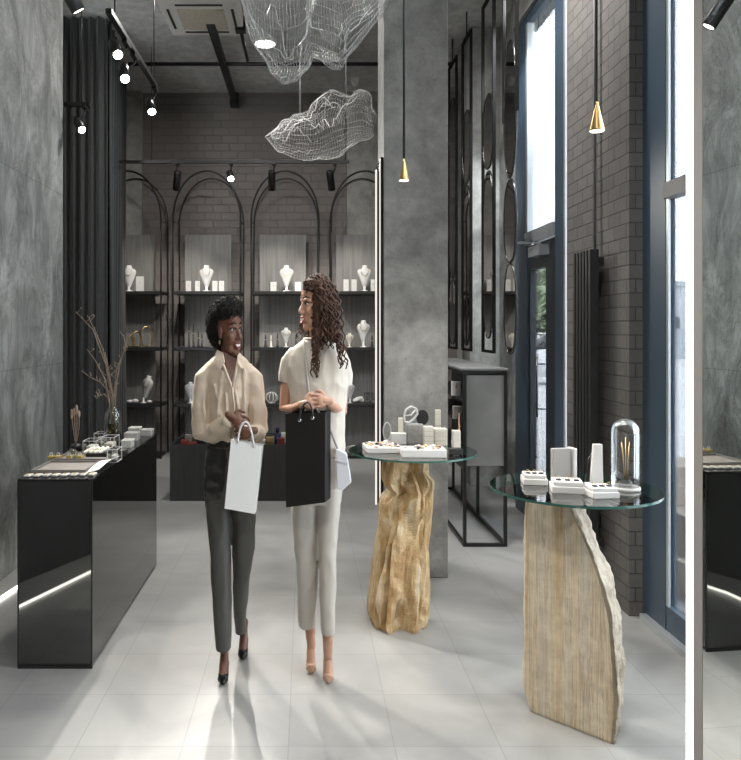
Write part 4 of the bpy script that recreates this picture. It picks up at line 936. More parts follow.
# ---- near glass table
def ntp(px, py): Y = YF(py, NT); return PX(px, Y), Y
def ringtray(label, x, y, w, d, h, a):
    t = thing('ring_display', label, 'ring display', (x, y, NT), 'white ring blocks on the striped stone table'); rm = rotz(a); c = Vector((x, y, NT))
    MB().box(c + Vector((0, 0, h * 0.3)), (w * 1.0, d * 1.0, h * 0.6), rm).build('tray_base', 'white', t, bevel=0.003)
    MB().box(c + Vector((0, 0, h * 0.8)), (w * 0.9, d * 0.86, h * 0.4), rm).build('cushion', 'white_plaster', t, bevel=0.004)
    for k in range(3):
        q = c + rm @ Vector(((k - 1) * w * 0.27, -d * 0.12, h))
        MB().lathe([(0.011, 0.0), (0.011, 0.004), (0.008, 0.005)], q, 14).build('ring_slot', 'satin_black', t)
        MB().tube([q + rm @ Vector((0.006 * math.cos(2 * math.pi * j / 16), 0.008, 0.008 + 0.006 * math.sin(2 * math.pi * j / 16))) for j in range(16)], 0.0014, 6, closed=True).build('ring', 'gold', t)
x, y = ntp(534, 483); ringtray('white ring block closest to the glass table\'s left rim', x, y, 0.097, 0.10, 0.042, R(-8))
x, y = ntp(567, 491); ringtray('largest white ring block, in front of the taupe book-shaped stand', x, y, 0.125, 0.115, 0.045, R(-12))
x, y = ntp(600.5, 496); ringtray('white ring block in front of the slanted white stand', x, y, 0.105, 0.10, 0.04, R(4))
# book-shaped stand
x, y = ntp(563, 481); z1 = NT + 33 / F * y; t = thing('display_stand', 'taupe book-shaped upright stand on the striped stone table', 'display stand', (x, y, NT))
hw = 12.2 / F * y
MB().box((x - 0.012, y - 0.006, (NT + z1) / 2), (hw * 1.6, 0.022, z1 - NT), rotz(R(12))).build('front_panel', 'warm_grey', t, bevel=0.002)
MB().box((x + hw * 0.82, y + 0.012, (NT + z1) / 2), (0.018, 0.05, z1 - NT), rotz(R(12))).build('spine', 'white_plaster', t, bevel=0.003)
MB().box((x, y + 0.022, (NT + z1) / 2 - 0.002), (hw * 1.6, 0.02, z1 - NT - 0.008), rotz(R(12))).build('rear_panel', 'taupe', t)
# slanted stand
x, y = ntp(596, 487); h = 42 / F * y; t = thing('display_stand', 'slim white slanted earring stand on the striped stone table', 'display stand', (x, y, NT)); w_ = 0.033
MB().prism([(x - w_ * 0.85, y - 0.02, NT), (x + w_ * 0.7, y - 0.02, NT), (x + w_ * 1.0, y + 0.015, NT + h), (x - w_ * 0.05, y + 0.015, NT + h)], (0, 0.022, 0)).build('slanted_panel', 'white', t, bevel=0.002)
MB().bb(x - w_ * 0.9, x + w_ * 0.9, y + 0.003, y + 0.06, NT, NT + 0.008).build('stand_foot', 'white', t)
MB().tube([(x - w_ * 1.1, y + 0.045, NT + 0.006), (x - w_ * 0.6, y + 0.04, NT + h * 0.55), (x, y + 0.035, NT + h * 0.8)], 0.004, 6).build('strut', 'black_metal', t)
x, y = ntp(625.5, 489.5); t = cloche('glass_dome', 'tall clear glass dome on the striped stone table', x, y, NT, 13.2 / F * y, 71 / F * y, basem='white')
MB().lathe([(0.024, 0.0142), (0.026, 0.03), (0.012, 0.042)], (x, y, NT), 16).build('inner_stand', 'satin_black', t)
for k in range(3):
    MB().tube([(x + 0.004 * (k - 1), y, NT + 0.042), (x + 0.01 * (k - 1), y, NT + 0.13), (x + 0.016 * (k - 1), y, NT + 0.19 + 0.02 * (k % 2))], 0.0018, 5).build('earring_wire', 'gold', t)

# ---- golden rock table
def ftp(px, py): Y = YF(py, FT); return PX(px, Y), Y
def slab(label, px0, px1, py, dy, h, a=0, beads=8, seed=0, m='white'):
    Y = YF(py, FT); x0, x1 = PX(px0, Y), PX(px1, Y); c = Vector(((x0 + x1) / 2, Y + dy / 2, FT)); t = thing('display_tray', label, 'jewellery tray', c); rm = rotz(a)
    MB().box(c + Vector((0, 0, h / 2)), (x1 - x0, dy, h), rm).build('tray_base', m, t, bevel=0.004)
    r_ = random.Random(seed)
    for k in range(beads):
        q = c + rm @ Vector((r_.uniform(-0.43, 0.43) * (x1 - x0), r_.uniform(-0.42, 0.42) * dy, h))
        mm = r_.choice(['gold', 'nude', 'white_plaster', 'white', 'taupe', 'nude', 'satin_black']); s_ = r_.uniform(0.007, 0.012)
        if k % 2: MB().ell(q + Vector((0, 0, s_ * 0.7)), (s_, s_, s_ * 0.7), 8).build('bead', mm, t)
        else: MB().tube([q + Vector((s_ * 1.1 * math.cos(2 * math.pi * j / 12), s_ * 1.1 * math.sin(2 * math.pi * j / 12), 0.003)) for j in range(12)], 0.0025, 5, closed=True).build('ring', mm, t)
    return t
slab('broad white tray of rings and beads near the left rim of the rock table', 366, 402, 453.5, 0.19, 0.030, R(4), 44, 1)
slab('white tray with dark ring slots at the front of the rock table', 402.5, 447, 458, 0.13, 0.042, R(-2), 26, 2)
def block(label, px, pyb, w, h, d, m, nm='display_block', parts=1):
    x, y = ftp(px, pyb); w_ = w / F * y; h_ = h / F * y; t = thing(nm, label, 'display block', (x, y + d / 2, FT))
    for k in range(parts): MB().bb(x - w_ / 2, x + w_ / 2, y, y + d, FT + h_ * k / parts + (0.0004 if k else 0), FT + h_ * (k + 1) / parts).build('block_layer', m, t, bevel=0.003)
    return t, x, y, h_
block('white low block behind the broad tray on the rock table', 399, 444.5, 15, 11, 0.06, 'white')
block('slim cream post left of the leaf-shaped silver ornament', 401, 443, 5, 25, 0.022, 'offwhite')
t, gx, gy, gh = block('grey square block carrying the leaf-shaped silver ornament', 415.5, 444, 17, 19, 0.07, 'concrete')
block('cream stacked block right of the grey block', 429, 447, 9.5, 20, 0.06, 'offwhite', parts=4)
block('wide cream stacked block near the right side of the rock table', 441, 446, 13, 17, 0.07, 'offwhite', parts=4)
block('tall ribbed cream post among the stacked blocks', 438, 441.5, 6, 31.5, 0.03, 'offwhite', parts=6)
block('cream block on black base at the right rim of the rock table', 457, 449, 7.5, 18, 0.05, 'offwhite')
block('low black block at the front right rim of the rock table', 456, 455, 13, 6, 0.05, 'satin_black')
# leaf ornament on the grey block
zb = FT + gh; t = thing('leaf_ornament', 'silver leaf-shaped ornament standing on the grey block', 'ornament', (gx - 0.01, gy + 0.035, zb))
lo = [(404, 419), (406, 413), (411, 410), (416, 412), (417.5, 417), (414, 422), (409, 426), (404.5, 425)]; yy = gy + 0.035
pts = []
for i in range(len(lo)):
    a = P(*lo[i], yy); b2 = P(*lo[(i + 1) % len(lo)], yy)
    pts += [a, a.lerp(b2, 0.5)]
zmin = min(p.z for p in pts); sh = Vector((0, 0, zb + 0.009 - zmin)) if zmin < zb + 0.009 else Vector((0, 0, 0))
pts = [p + sh for p in pts]
MB().tube(pts, 0.0065, 8, closed=True).build('leaf_outline', 'silver', t)
MB().tube([pts[0], (pts[5] + pts[12]) / 2, pts[6]], 0.005, 6).build('leaf_vein', 'silver', t)
MB().bar(((gx - 0.03), yy, zb + 0.003), ((gx + 0.02), yy, zb + 0.003), 0.02, 0.006).build('stand_foot', 'silver', t)
x = PX(423.5, gy + 0.05); yb = gy + 0.09; zc_ = PZ(417.5, yb); t = thing('black_fan', 'black round fan-shaped jewellery display behind the silver leaf', 'display', (x, yb, FT))
MB().lathe([(0.036, -0.004), (0.036, 0.004)], (x, yb, zc_), 24, sm=False, rot=Matrix.Rotation(R(90), 3, 'X'), sy=1.25).build('fan_disc', 'satin_black', t)
MB().tube([(x, yb, FT + 0.006), (x, yb, zc_ - 0.03)], 0.004, 6).build('post', 'black_metal', t); MB().lathe([(0.022, 0), (0.022, 0.006)], (x, yb, FT), 16).build('base', 'black_metal', t)
# oval hoop stand
x, y = ftp(387, 442); t = thing('hoop_stand', 'oval silver hoop stand at the left rim of the rock table', 'necklace stand', (x, y, FT))
MB().tube([Vector((x + 0.022 * math.cos(2 * math.pi * k / 28), y, FT + 0.062 + 0.052 * math.sin(2 * math.pi * k / 28))) for k in range(28)], 0.004, 6, closed=True).build('hoop', 'silver', t)
MB().lathe([(0.022, 0), (0.022, 0.006), (0.006, 0.01)], (x, y, FT), 16).build('base', 'silver', t)
x, y = ftp(459, 443); t = thing('ring_stick', 'thin tan ring stick at the right side of the rock table', 'ring stand', (x, y, FT))
MB().lathe([(0.012, 0), (0.012, 0.006), (0.006, 0.01), (0.004, 0.165), (0.001, 0.175)], (x, y, FT), 10).build('stick', 'nude', t); MB().lathe([(0.0055, 0.09), (0.008, 0.094), (0.0055, 0.098)], (x, y, FT), 10).build('ring', 'gold', t)
# things in the cabinet
for i, (px, Y, zs_, h, m, l) in enumerate(((452, 5.75, 1.075, 0.11, 'white', 'white card block on the top shelf of the open cabinet'), (453.5, 5.7, 0.90, 0.10, 'warm_grey', 'grey card block on the middle shelf of the open cabinet'), (452, 5.72, 0.60, 0.13, 'offwhite', 'cream card block on the bottom shelf of the open cabinet'))):
    card(l, PX(px, Y) + 0.03, Y, zs_ + 0.0002, 0.07, h, m)
# ================================================================== THE TWO WOMEN
def hand(mb, w, d, n, flip=1, curl=(0.5, 0.9, 0.7), s=0.8, spread=0.0, thumb=0.5):
    w, d, n = Vector(w), Vector(d).normalized(), Vector(n); n = (n - d * n.dot(d)).normalized(); sd = d.cross(n) * flip
    rot = Matrix((d, sd, n)).transposed()
    o_ = mb; mb = MB()
    mb.ell(w + d * 0.036 * s, (0.040 * s, 0.036 * s, 0.017 * s), 12, rot)
    mb.tube([w - d * 0.03 * s, w + d * 0.02 * s], [0.020 * s, 0.022 * s], 8, rnd=True)
    for i, L in enumerate((0.92, 1.0, 0.95, 0.78)):
        k = 1.5 - i; p = w + d * (0.068 - 0.004 * abs(k)) * s + sd * (k * 0.0205) * s; pts = [p - d * 0.02 * s, p]; a = 0.0
        dirn = (d + sd * (k * spread)).normalized(); c = [q + 0.12 * (i - 1) for q in curl]
        for seg, q in zip((0.034, 0.024, 0.019), c):
            a += q; pts.append(pts[-1] + (dirn * math.cos(a) - n * math.sin(a)) * seg * L * s)
        mb.tube(pts, [0.0080 * s, 0.0080 * s, 0.0076 * s, 0.0070 * s, 0.0060 * s], 8, rnd=True)
    b = w + d * 0.016 * s + sd * 0.028 * s; t1 = b + (sd * 0.62 + d * 0.7 - n * 0.1).normalized() * 0.034 * s; t2 = t1 + (sd * (0.62 - thumb) + d * 0.85 - n * 0.35 * thumb).normalized() * 0.03 * s
    mb.tube([b - sd * 0.012 * s, b, t1, t2], [0.012 * s, 0.0118 * s, 0.0105 * s, 0.008 * s], 8, rnd=True)
    o_.add([Vector((w.x + (p.x - w.x) * 0.72, w.y + (p.y - w.y) * 0.8, p.z)) for p in mb.v], mb.f, 0, True)

class Head:
    def __init__(s, px, py, Y, yaw, tilt=0.0, roll=0.0, lat=0.68):
        s.c = P(px, py, Y); a = R(yaw); ex = Vector((math.cos(a), math.sin(a), 0)); ey = Vector((math.sin(a), -math.cos(a), 0)); ez = Vector((0, 0, 1))
        s.rot = Matrix((ex, ey, ez)).transposed() @ Matrix.Rotation(R(tilt), 3, 'X') @ Matrix.Rotation(R(roll), 3, 'Y'); s.S = Matrix.Diagonal((lat, lat, 1.0))
    def w(s, p): return s.c + s.S @ (s.rot @ Vector(p))
    def put(s, local, mb, mi=0):
        o = len(mb.v); mb.v += [s.w(p) for p in local.v]
        for f, sm in zip(local.f, local.s): mb.f.append([i + o for i in f]); mb.m.append(mi); mb.s.append(sm)
def head_solids(mb, H, smile=1.0):
    l = MB()
    l.ell((0, -0.022, 0.035), (0.076, 0.097, 0.088), 20); l.ell((0, 0.030, -0.032), (0.063, 0.057, 0.082), 18); l.ell((0, 0.012, -0.062), (0.052, 0.058, 0.048), 16)
    l.ell((0, 0.060, -0.103), (0.024, 0.021, 0.019), 12); l.ell((0, 0.040, 0.048), (0.060, 0.048, 0.052), 14)
    for sx_ in (-1, 1):
        l.ell((sx_ * 0.036, 0.058, -0.032), (0.025, 0.025, 0.022), 12)
        l.tube([(sx_ * 0.052, 0.058, 0.014), (sx_ * 0.034, 0.076, 0.022), (sx_ * 0.012, 0.083, 0.018)], [0.008, 0.0095, 0.008], 8, rnd=True)
        l.ell((sx_ * 0.0115, 0.094, -0.038), (0.009, 0.011, 0.0085), 10)
        l.ell((sx_ * 0.075, -0.008, -0.010), (0.009, 0.018, 0.029), 12)
        l.ell((sx_ * 0.030, 0.040, -0.080), (0.028, 0.030, 0.026), 12)
    l.tube([(0, 0.078, 0.014), (0, 0.094, -0.010), (0, 0.110, -0.033)], [0.0085, 0.0095, 0.0115], 10, rnd=True)
    l.ell((0, 0.076, -0.066), (0.030, 0.018, 0.020), 12)
    H.put(l, mb)
def face_parts(H, body, lips, smile=0.014, brow='brow'):
    def lp(x, z): return (x, 0.0940 - 14.0 * x * x, z)
    def lip(z0, bow, r_, name):
        l = MB(); pts = []
        for k in range(13):
            u = -1 + k / 6; pts.append(lp(0.026 * u, z0 + smile * u * u + bow * (1 - u * u)))
        l.tube(pts, [r_ * (0.35 + 0.65 * (1 - abs(-1 + k / 6) ** 2.5)) for k in range(13)], 8, rnd=True); o = MB(); H.put(l, o); o.build(name, lips, body)
    lip(-0.066, 0.006, 0.0052, 'upper_lip'); lip(-0.072, -0.012, 0.006, 'lower_lip')
    l = MB(); l.ell((0, 0.0915, -0.0675), (0.0185, 0.0040, 0.0072), 14); o = MB(); H.put(l, o); o.build('teeth', 'teeth', body)
    for sx_ in (-1, 1):
        l = MB(); l.ell((sx_ * 0.031, 0.0745, 0.002), (0.0128, 0.0108, 0.0072), 14); o = MB(); H.put(l, o); e = o.build('eye', 'eye_white', body)
        l = MB(); l.ell((sx_ * 0.0325, 0.0828, 0.0024), (0.0070, 0.0035, 0.0066), 12); o = MB(); H.put(l, o); o.build('iris', 'iris', e)
        l = MB(); l.tube([(sx_ * (0.014 + 0.034 * k / 6), 0.0865 - 0.0165 * (k / 6) ** 1.6, 0.004 + 0.0085 * math.sin(math.pi * (0.1 + 0.85 * k / 6))) for k in range(7)], 0.0026, 6); o = MB(); H.put(l, o); o.build('eyelashes', brow, e)
        l = MB(); l.tube([(sx_ * (0.012 + 0.04 * k / 6), 0.0935 - 0.026 * (k / 6) ** 1.7, 0.0255 + 0.0085 * math.sin(math.pi * (0.15 + 0.7 * k / 6))) for k in range(7)], [0.0026, 0.0036, 0.0038, 0.0036, 0.003, 0.0024, 0.0016], 6, flat=1.0); o = MB(); H.put(l, o); o.build('eyebrow', brow, body)

def ringpx(W, py, xl, xr, dep, dy=0, n=28, pw=0.85):
    a, b = W(xl, py, dy), W(xr, py, dy); c = (a + b) / 2
    return ring((c.x, c.y, c.z), (b.x - a.x) / 2, dep, n, pw)
def shoe(body, name, x, yh, yt, mat_, lift=0.06, skin=None):
    """pump whose heel stands at depth yh and whose toe points to yt"""
    m = MB(); L = yh - yt
    m.tube([(x, yh, lift), (x, yh - L * 0.25, lift * 0.8), (x, yh - L * 0.55, 0.028), (x, yh - L * 0.8, 0.021), (x, yt + 0.012, 0.015)], [0.0215, 0.022, 0.025, 0.0245, 0.0135], 12, rnd=True)
    o = fused(m, 0.0032, 2)
    o.v = [Vector((p.x, p.y, max(p.z, 0.002))) for p in o.v]; s_ = o.build(name, mat_, body)
    MB().tube([(x, yh + 0.004, lift), (x, yh + 0.008, 0.0)], [0.012, 0.006], 8).build('heel', mat_, s_)
    return s_
def foot(mb, x, ya, za, yh, yt, lift=0.06):
    L = yh - yt
    mb.tube([(x, ya, za), (x, yh - 0.006, lift + 0.055), (x, yh - L * 0.22, lift + 0.018), (x, yh - L * 0.5, 0.045), (x, yh - L * 0.75, 0.026)], [0.024, 0.0185, 0.021, 0.022, 0.018], 10, rnd=True)
    mb.ell((x, yh - 0.002, lift + 0.012), (0.016, 0.018, 0.022), 10)

# ---------------------------------------------------------------- woman in beige blouse
Y1 = 3.45
def W1(px, py, dy=0.0): return P(px, py, Y1 + dy)
b1 = MB(); H1 = Head(229.3, 331, Y1 - 0.015, 46, tilt=2)
head_solids(b1, H1)
b1.tube([W1(228.5, 400), W1(228.5, 376, 0.005), W1(229, 362, 0.005), W1(227.5, 344, 0.012)], [0.05, 0.034, 0.031, 0.033], 14, rnd=True)
b1.tube([W1(229, 384), W1(229, 410), W1(228.5, 440), W1(228.5, 470)], [0.058, 0.055, 0.052, 0.06], 14, rnd=True, flat=1.0)
b1.tube([W1(216, 378), W1(229, 372), W1(242, 378)], [0.018, 0.030, 0.018], 12, rnd=True)
b1.prism([W1(221, 351, -0.030), W1(238, 352, -0.030), W1(236, 368, -0.069), W1(232.5, 388, -0.099), W1(225.5, 368, -0.067)], (0, 0.04, 0))     # open neckline
b1.tube([W1(211, 384), W1(203, 402, 0.005), W1(203, 434, 0.01), W1(218, 428, -0.07), W1(230, 419, -0.135)], [0.020, 0.023, 0.022, 0.02, 0.0155], 12, rnd=True)
b1.tube([W1(247, 384), W1(255, 402, 0.005), W1(258, 436, 0.0), W1(254, 434, -0.08), W1(250, 430, -0.135)], [0.020, 0.023, 0.022, 0.02, 0.0155], 12, rnd=True)
hand(b1, W1(231.5, 417, -0.142), (0.85, -0.2, -0.28), (0.1, -1, 0.35), flip=-1, s=0.92, curl=(0.35, 0.75, 0.6), spread=0.05)
hand(b1, W1(251, 431, -0.145), (-0.9, -0.15, -0.06), (-0.1, -1, 0.15), flip=1, s=0.90, curl=(0.35, 0.8, 0.6), spread=0.04, thumb=0.0)
b1.tube([W1(219, 490), W1(219.5, 560, -0.06), W1(223.5, 640, -0.10)], [0.05, 0.038, 0.02], 12, rnd=True)
b1.tube([W1(240, 490), W1(242, 560, 0.04), W1(241, 625, 0.15)], [0.05, 0.038, 0.02], 12, rnd=True)
XF1, XB1 = PX(224, 3.37), PX(243.5, 3.62)
foot(b1, XF1, 3.385, 0.16, 3.395, 3.305); foot(b1, XB1, 3.625, 0.16, 3.655, 3.555)
per1 = fused(b1, 0.0029, 3).build('person', 'skin_dark', loc=(PX(228, Y1), Y1, 0))
tag(per1, 'woman with black afro hair in a loose beige blouse, holding a white paper bag', 'person')
face_parts(H1, per1, 'lips_brown')
# afro
hm = MB(); rh = random.Random(2); hc = P(223.3, 324.5, Y1 + 0.045); hr = (0.079, 0.083, 0.127)
core = MB(); core.ell(hc, (hr[0] * 0.93, hr[1] * 0.93, hr[2] * 0.93), 28); hm.add([v + (v - hc).normalized() * 0.009 * noise.noise(v * 28) for v in core.v], core.f, 0, True)
fr_ = MB(); fr_.ell((-0.008, 0.004, 0.098), (0.092, 0.088, 0.052), 24); frw = MB(); H1.put(fr_, frw); hm.add(frw.v, frw.f, 0, True)
fr2 = MB()
for v in frw.v:
    for _ in range(4):
        nn = (v - H1.w((-0.008, 0.004, 0.08))).normalized(); p = v + Vector((rh.uniform(-.008, .008), rh.uniform(-.008, .008), rh.uniform(-.008, .008))); t1 = nn.orthogonal().normalized(); t2 = nn.cross(t1); ph = rh.uniform(0, 6.28)
        fr2.tube([p + nn * (0.010 * k / 4) + (t1 * math.cos(ph + k * 1.7) + t2 * math.sin(ph + k * 1.7)) * 0.0045 for k in range(5)], [0.0022, 0.002, 0.0018, 0.0015, 0.001], 3)
hm.add(fr2.v, fr2.f, 0, True)
for _ in range(2600):
    u = rh.uniform(-1, 1); a = rh.uniform(0, 2 * math.pi); q = math.sqrt(1 - u * u); d = Vector((q * math.cos(a) * hr[0], q * math.sin(a) * hr[1], u * hr[2]))
    p = hc + d * rh.uniform(0.90, 0.97); nn = d.normalized(); t1 = nn.orthogonal().normalized(); t2 = nn.cross(t1); ph = rh.uniform(0, 6.28); L = rh.uniform(0.006, 0.013); r0 = 0.0045; pts = []
    for k in range(5): pts.append(p + nn * (L * k / 4) + (t1 * math.cos(ph + k * 1.7) + t2 * math.sin(ph + k * 1.7)) * r0)
    hm.tube(pts, [0.0022, 0.002, 0.0018, 0.0015, 0.001], 3)
hm.build('hair', 'afro', per1, fix=False)
for sx_ in (-1,):
    l = MB(); l.tube([(sx_ * 0.083 + 0.0, -0.004 + 0.006 * math.cos(k), -0.052 + 0.008 * math.sin(k)) for k in [2 * math.pi * j / 10 for j in range(10)]], 0.0022, 5, closed=True); o = MB(); H1.put(l, o); o.build('earring', 'gold', per1)
# blouse
c = MB()
c.loft([ringpx(W1, *a) for a in ((354, 217.5, 240, 0.034, 0.006), (359, 212, 246.5, 0.036), (365, 206.5, 250.5, 0.049), (374, 205, 252, 0.066), (386, 207.5, 251, 0.083), (402, 209.5, 250, 0.087), (420, 210, 249, 0.088), (436, 209, 249.5, 0.086), (446, 210, 248, 0.074))])
def px2(r): return r / F * Y1
c.tube([W1(213.5, 367.5, 0.0), W1(204, 378, -0.006), W1(200, 405, -0.012), W1(203, 433, -0.01), W1(213, 434.5, -0.05), W1(222, 427, -0.10), W1(229.5, 420, -0.13)], [px2(7.5), px2(9.2), px2(9.2), px2(11), px2(10.5), px2(8.8), px2(6.4)], 16, rnd=False)
c.tube([W1(245.5, 367.5), W1(254, 378, -0.006), W1(257.5, 405, -0.015), W1(258.5, 431, -0.02), W1(256.5, 434, -0.06), W1(253, 432, -0.115)], [px2(7.5), px2(9), px2(9), px2(9.5), px2(9), px2(6.6)], 16, rnd=False)
for rr_, *pp in ((0.010, (222, 372, -.068), (219, 400, -.083), (216, 434, -.082)), (0.009, (244, 368, -.055), (245, 400, -.078), (242, 434, -.084)), (0.009, (214, 385, -.070), (221, 415, -.087), (229, 436, -.086)), (0.008, (236, 392, -.09), (240, 420, -.090), (238, 436, -.086)), (0.009, (226, 395, -.090), (226, 420, -.092), (222, 435, -.088)),
                 (0.009, (205, 376, -.035), (203.5, 405, -.052), (207, 432, -.055)), (0.008, (197, 398, -.03), (199, 420, -.048), (204, 440, -.04)), (0.008, (253, 376, -.035), (255, 405, -.05), (254, 428, -.058)), (0.008, (262, 398, -.03), (261, 420, -.05), (257, 438, -.055)), (0.009, (212, 425, -.085), (216, 434, -.10), (219, 436, -.088)), (0.008, (220, 420, -.125), (222, 428, -.135), (224, 434, -.115))):
    c.tube([W1(*q) for q in pp], [rr_ * 0.6, rr_, rr_ * 0.7], 8, rnd=True)
bl = fused(c, 0.0055, 2, 0.0062, (11, 11, 8), 2.0); bl = bl.build('blouse', 'beige_silk', per1)
cl = MB()
cl.prism([W1(216.8, 350, -0.030), W1(222, 353, -0.062), W1(224, 362, -0.088), W1(219.3, 369, -0.092), W1(213.8, 359, -0.07)], (0.004, 0.012, 0)); cl.build('collar', 'beige_silk', bl)
cl = MB(); cl.prism([W1(240, 352.5, -0.030), W1(237.5, 356, -0.066), W1(238, 364, -0.092), W1(243, 369.5, -0.092), W1(245.5, 361, -0.07)], (-0.002, 0.012, 0)); cl.build('collar', 'beige_silk', bl)
pk = MB().tube([W1(220, 356, -0.062), W1(225, 369, -0.083), W1(232, 387, -0.0955), W1(234, 405, -0.0965), W1(234, 436, -0.093)], 0.0058, 8).tube([W1(238.6, 357, -0.064), W1(236, 371, -0.085), W1(232.5, 387, -0.0955)], 0.0055, 8); pk.build('placket', 'beige_silk', bl)
cf = MB().tube([W1(225.5, 424, -0.117), W1(230, 419.5, -0.137)], px2(6.5), 16); cf.build('cuff', 'beige_silk', bl)
cf = MB().tube([W1(254.2, 433, -0.10), W1(251.5, 431, -0.132)], px2(6.3), 16); cf.build('cuff', 'beige_silk', bl)
# trousers
def trousers(W, hips, legs, mat_, body, seed, amp=0.004, name='trousers'):
    c = MB(); c.loft([ringpx(W, *a) for a in hips])
    for lg in legs: c.loft([ringpx(W, *a) for a in lg])
    o = fused(c, 0.005, 2, amp, (9, 9, 5), seed).build(name, mat_, body)
    return o
tr = trousers(W1, [(436, 209, 248, 0.074, 0), (450, 205.5, 250.5, 0.078, 0), (470, 203.8, 253, 0.084, 0), (490, 204, 255.3, 0.084, 0), (506, 205, 256, 0.078, 0)],
         [[(490, 204.2, 230.5, 0.075, 0), (520, 207, 231, 0.07, -0.02), (545, 209.8, 231, 0.066, -0.035), (575, 211.3, 231.2, 0.060, -0.055), (605, 212.8, 231.8, 0.056, -0.075), (630, 215, 232, 0.052, -0.09), (648, 216.6, 231, 0.049, -0.10)],
          [(490, 230, 255.3, 0.075, 0), (520, 231, 255.6, 0.07, 0.02), (548, 232, 254.6, 0.066, 0.045), (575, 232.5, 250, 0.060, 0.08), (605, 233.5, 247.5, 0.054, 0.12), (632, 235, 245.6, 0.046, 0.16)]], 'charcoal_trousers', per1, 4.0)
bt_ = MB(); bt_.loft([ringpx(W1, *a) for a in ((436, 208, 249, 0.080, 0), (439, 207.3, 249.7, 0.081, 0), (444, 206.5, 250.4, 0.082, 0), (447, 206.6, 250.6, 0.081, 0))]); bt_.build('belt', 'leather', tr)
lp_ = MB(); lp_.loft([ringpx(W1, py, xl, xr, d, dy, 20) for py, xl, xr, d, dy in ((446, 207, 229, 0.03, -0.055), (462, 204.5, 229, 0.034, -0.06), (480, 204, 229, 0.034, -0.06), (498, 205, 228, 0.024, -0.056))])
fused(lp_, 0.005, 3, 0.006, (12, 12, 10), 9).build('front_pleat', 'leather', tr)
shoe(per1, 'shoe', XF1, 3.40, 3.30, 'black_gloss'); shoe(per1, 'shoe', XB1, 3.66, 3.552, 'black_gloss')

# white paper bag
def paper_bag(name, label, TL, TR, BR, BL, off, mat_, handles, eyel=None, hm_='white', side=None):
    off = Vector(off); t = thing(name, label, 'bag', (BL + BR) / 2 + off / 2); n = off.normalized(); th = n * 0.003
    MB().prism([TL, TR, BR, BL], th).build('front_panel', mat_, t)
    MB().prism([p + off for p in (TL, TR, BR, BL)], -th).build('back_panel', mat_, t)
    for a, b, s_ in ((TL, BL, 1), (TR, BR, -1)):
        i = (TR - TL).normalized() * s_; mid = (a + b) / 2
        top, bot = a + off * 0.5 + i * 0.006, b + off * 0.5
        g_ = MB(); g_.prism([a + th, top, bot, b + th], i * 0.002); g_.prism([top, a + off - th, b + off - th, bot], i * 0.002); g_.build('side_gusset', side or mat_, t)
    MB().prism([BL + th, BR + th, BR + off - th, BL + off - th], Vector((0, 0, 0.003))).build('base_panel', mat_, t)
    for hnd in handles: MB().tube(hnd, 0.0042, 8).build('rope_handle', hm_, t)
    for e in (eyel or []): MB().lathe([(0.009, 0), (0.009, 0.004), (0.005, 0.005)], e, 14, rot=(-n).to_track_quat('Z', 'Y').to_matrix()).build('eyelet', 'chrome', t)
    return t
yb = 3.262
TL, TR, BR, BL = P(231, 439.5, yb), P(262, 446.5, yb), P(254.8, 514, yb), P(224.5, 508.5, yb)
hn = bez(P(238, 443, yb - 0.003), P(239, 420, yb), P(250, 408, yb), P(254, 448, yb - 0.003), 22)
hn2 = bez(P(238, 443, yb + 0.058), P(239, 425, yb + 0.03), P(250, 414, yb + 0.03), P(253, 447, yb + 0.058), 22)
paper_bag('paper_bag', 'white paper carrier bag held by the woman in the beige blouse', TL, TR, BR, BL, (0.004, 0.055, 0), 'paper', [hn, hn2])

# ---------------------------------------------------------------- woman with long curly hair
Y2 = 3.42
def W2(px, py, dy=0.0): return P(px, py, Y2 + dy)
b2 = MB(); H2 = Head(313.8, 305, Y2 - 0.015, -58, tilt=1)
head_solids(b2, H2)
b2.tube([W2(317, 375), W2(317, 352, 0.008), W2(316.5, 338, 0.008), W2(315, 318, 0.012)], [0.05, 0.034, 0.030, 0.032], 14, rnd=True)
b2.tube([W2(317, 362), W2(317, 390), W2(317, 420), W2(317, 460)], [0.056, 0.055, 0.05, 0.058], 14, rnd=True)
b2.tube([W2(298, 355), W2(317, 348), W2(337, 356)], [0.020, 0.032, 0.020], 12, rnd=True)
b2.tube([W2(293, 364), W2(286.5, 384, 0.005), W2(284.5, 408, 0.0), W2(294, 408.5, -0.07), W2(304, 404, -0.142)], [0.022, 0.026, 0.026, 0.023, 0.0165], 12, rnd=True)
b2.tube([W2(341, 364), W2(343, 386, 0.005), W2(341, 412, 0.0), W2(335, 408, -0.07), W2(327, 402, -0.142)], [0.022, 0.027, 0.028, 0.025, 0.0165], 12, rnd=True)
hand(b2, W2(304, 404, -0.146), (0.9, -0.15, 0.12), (-0.1, -1, 0.3), flip=-1, s=0.84, curl=(0.35, 0.6, 0.5), spread=0.05)
hand(b2, W2(327, 401, -0.150), (-0.92, -0.18, 0.02), (0.1, -1, 0.3), flip=1, s=0.86, curl=(0.3, 0.6, 0.5), spread=0.05)
b2.tube([W2(304, 490), W2(306, 560, 0.03), W2(309, 620, 0.05), W2(311.5, 645, 0.06)], [0.05, 0.038, 0.025, 0.021], 12, rnd=True)
b2.tube([W2(329, 490), W2(328, 560, -0.02), W2(327.5, 630, -0.04), W2(328, 655, -0.05)], [0.05, 0.038, 0.025, 0.021], 12, rnd=True)
XF2, XB2 = PX(328, 3.37), PX(311, 3.46)
foot(b2, XF2, 3.372, 0.18, 3.392, 3.32, 0.065); foot(b2, XB2, 3.475, 0.18, 3.495, 3.415, 0.065)
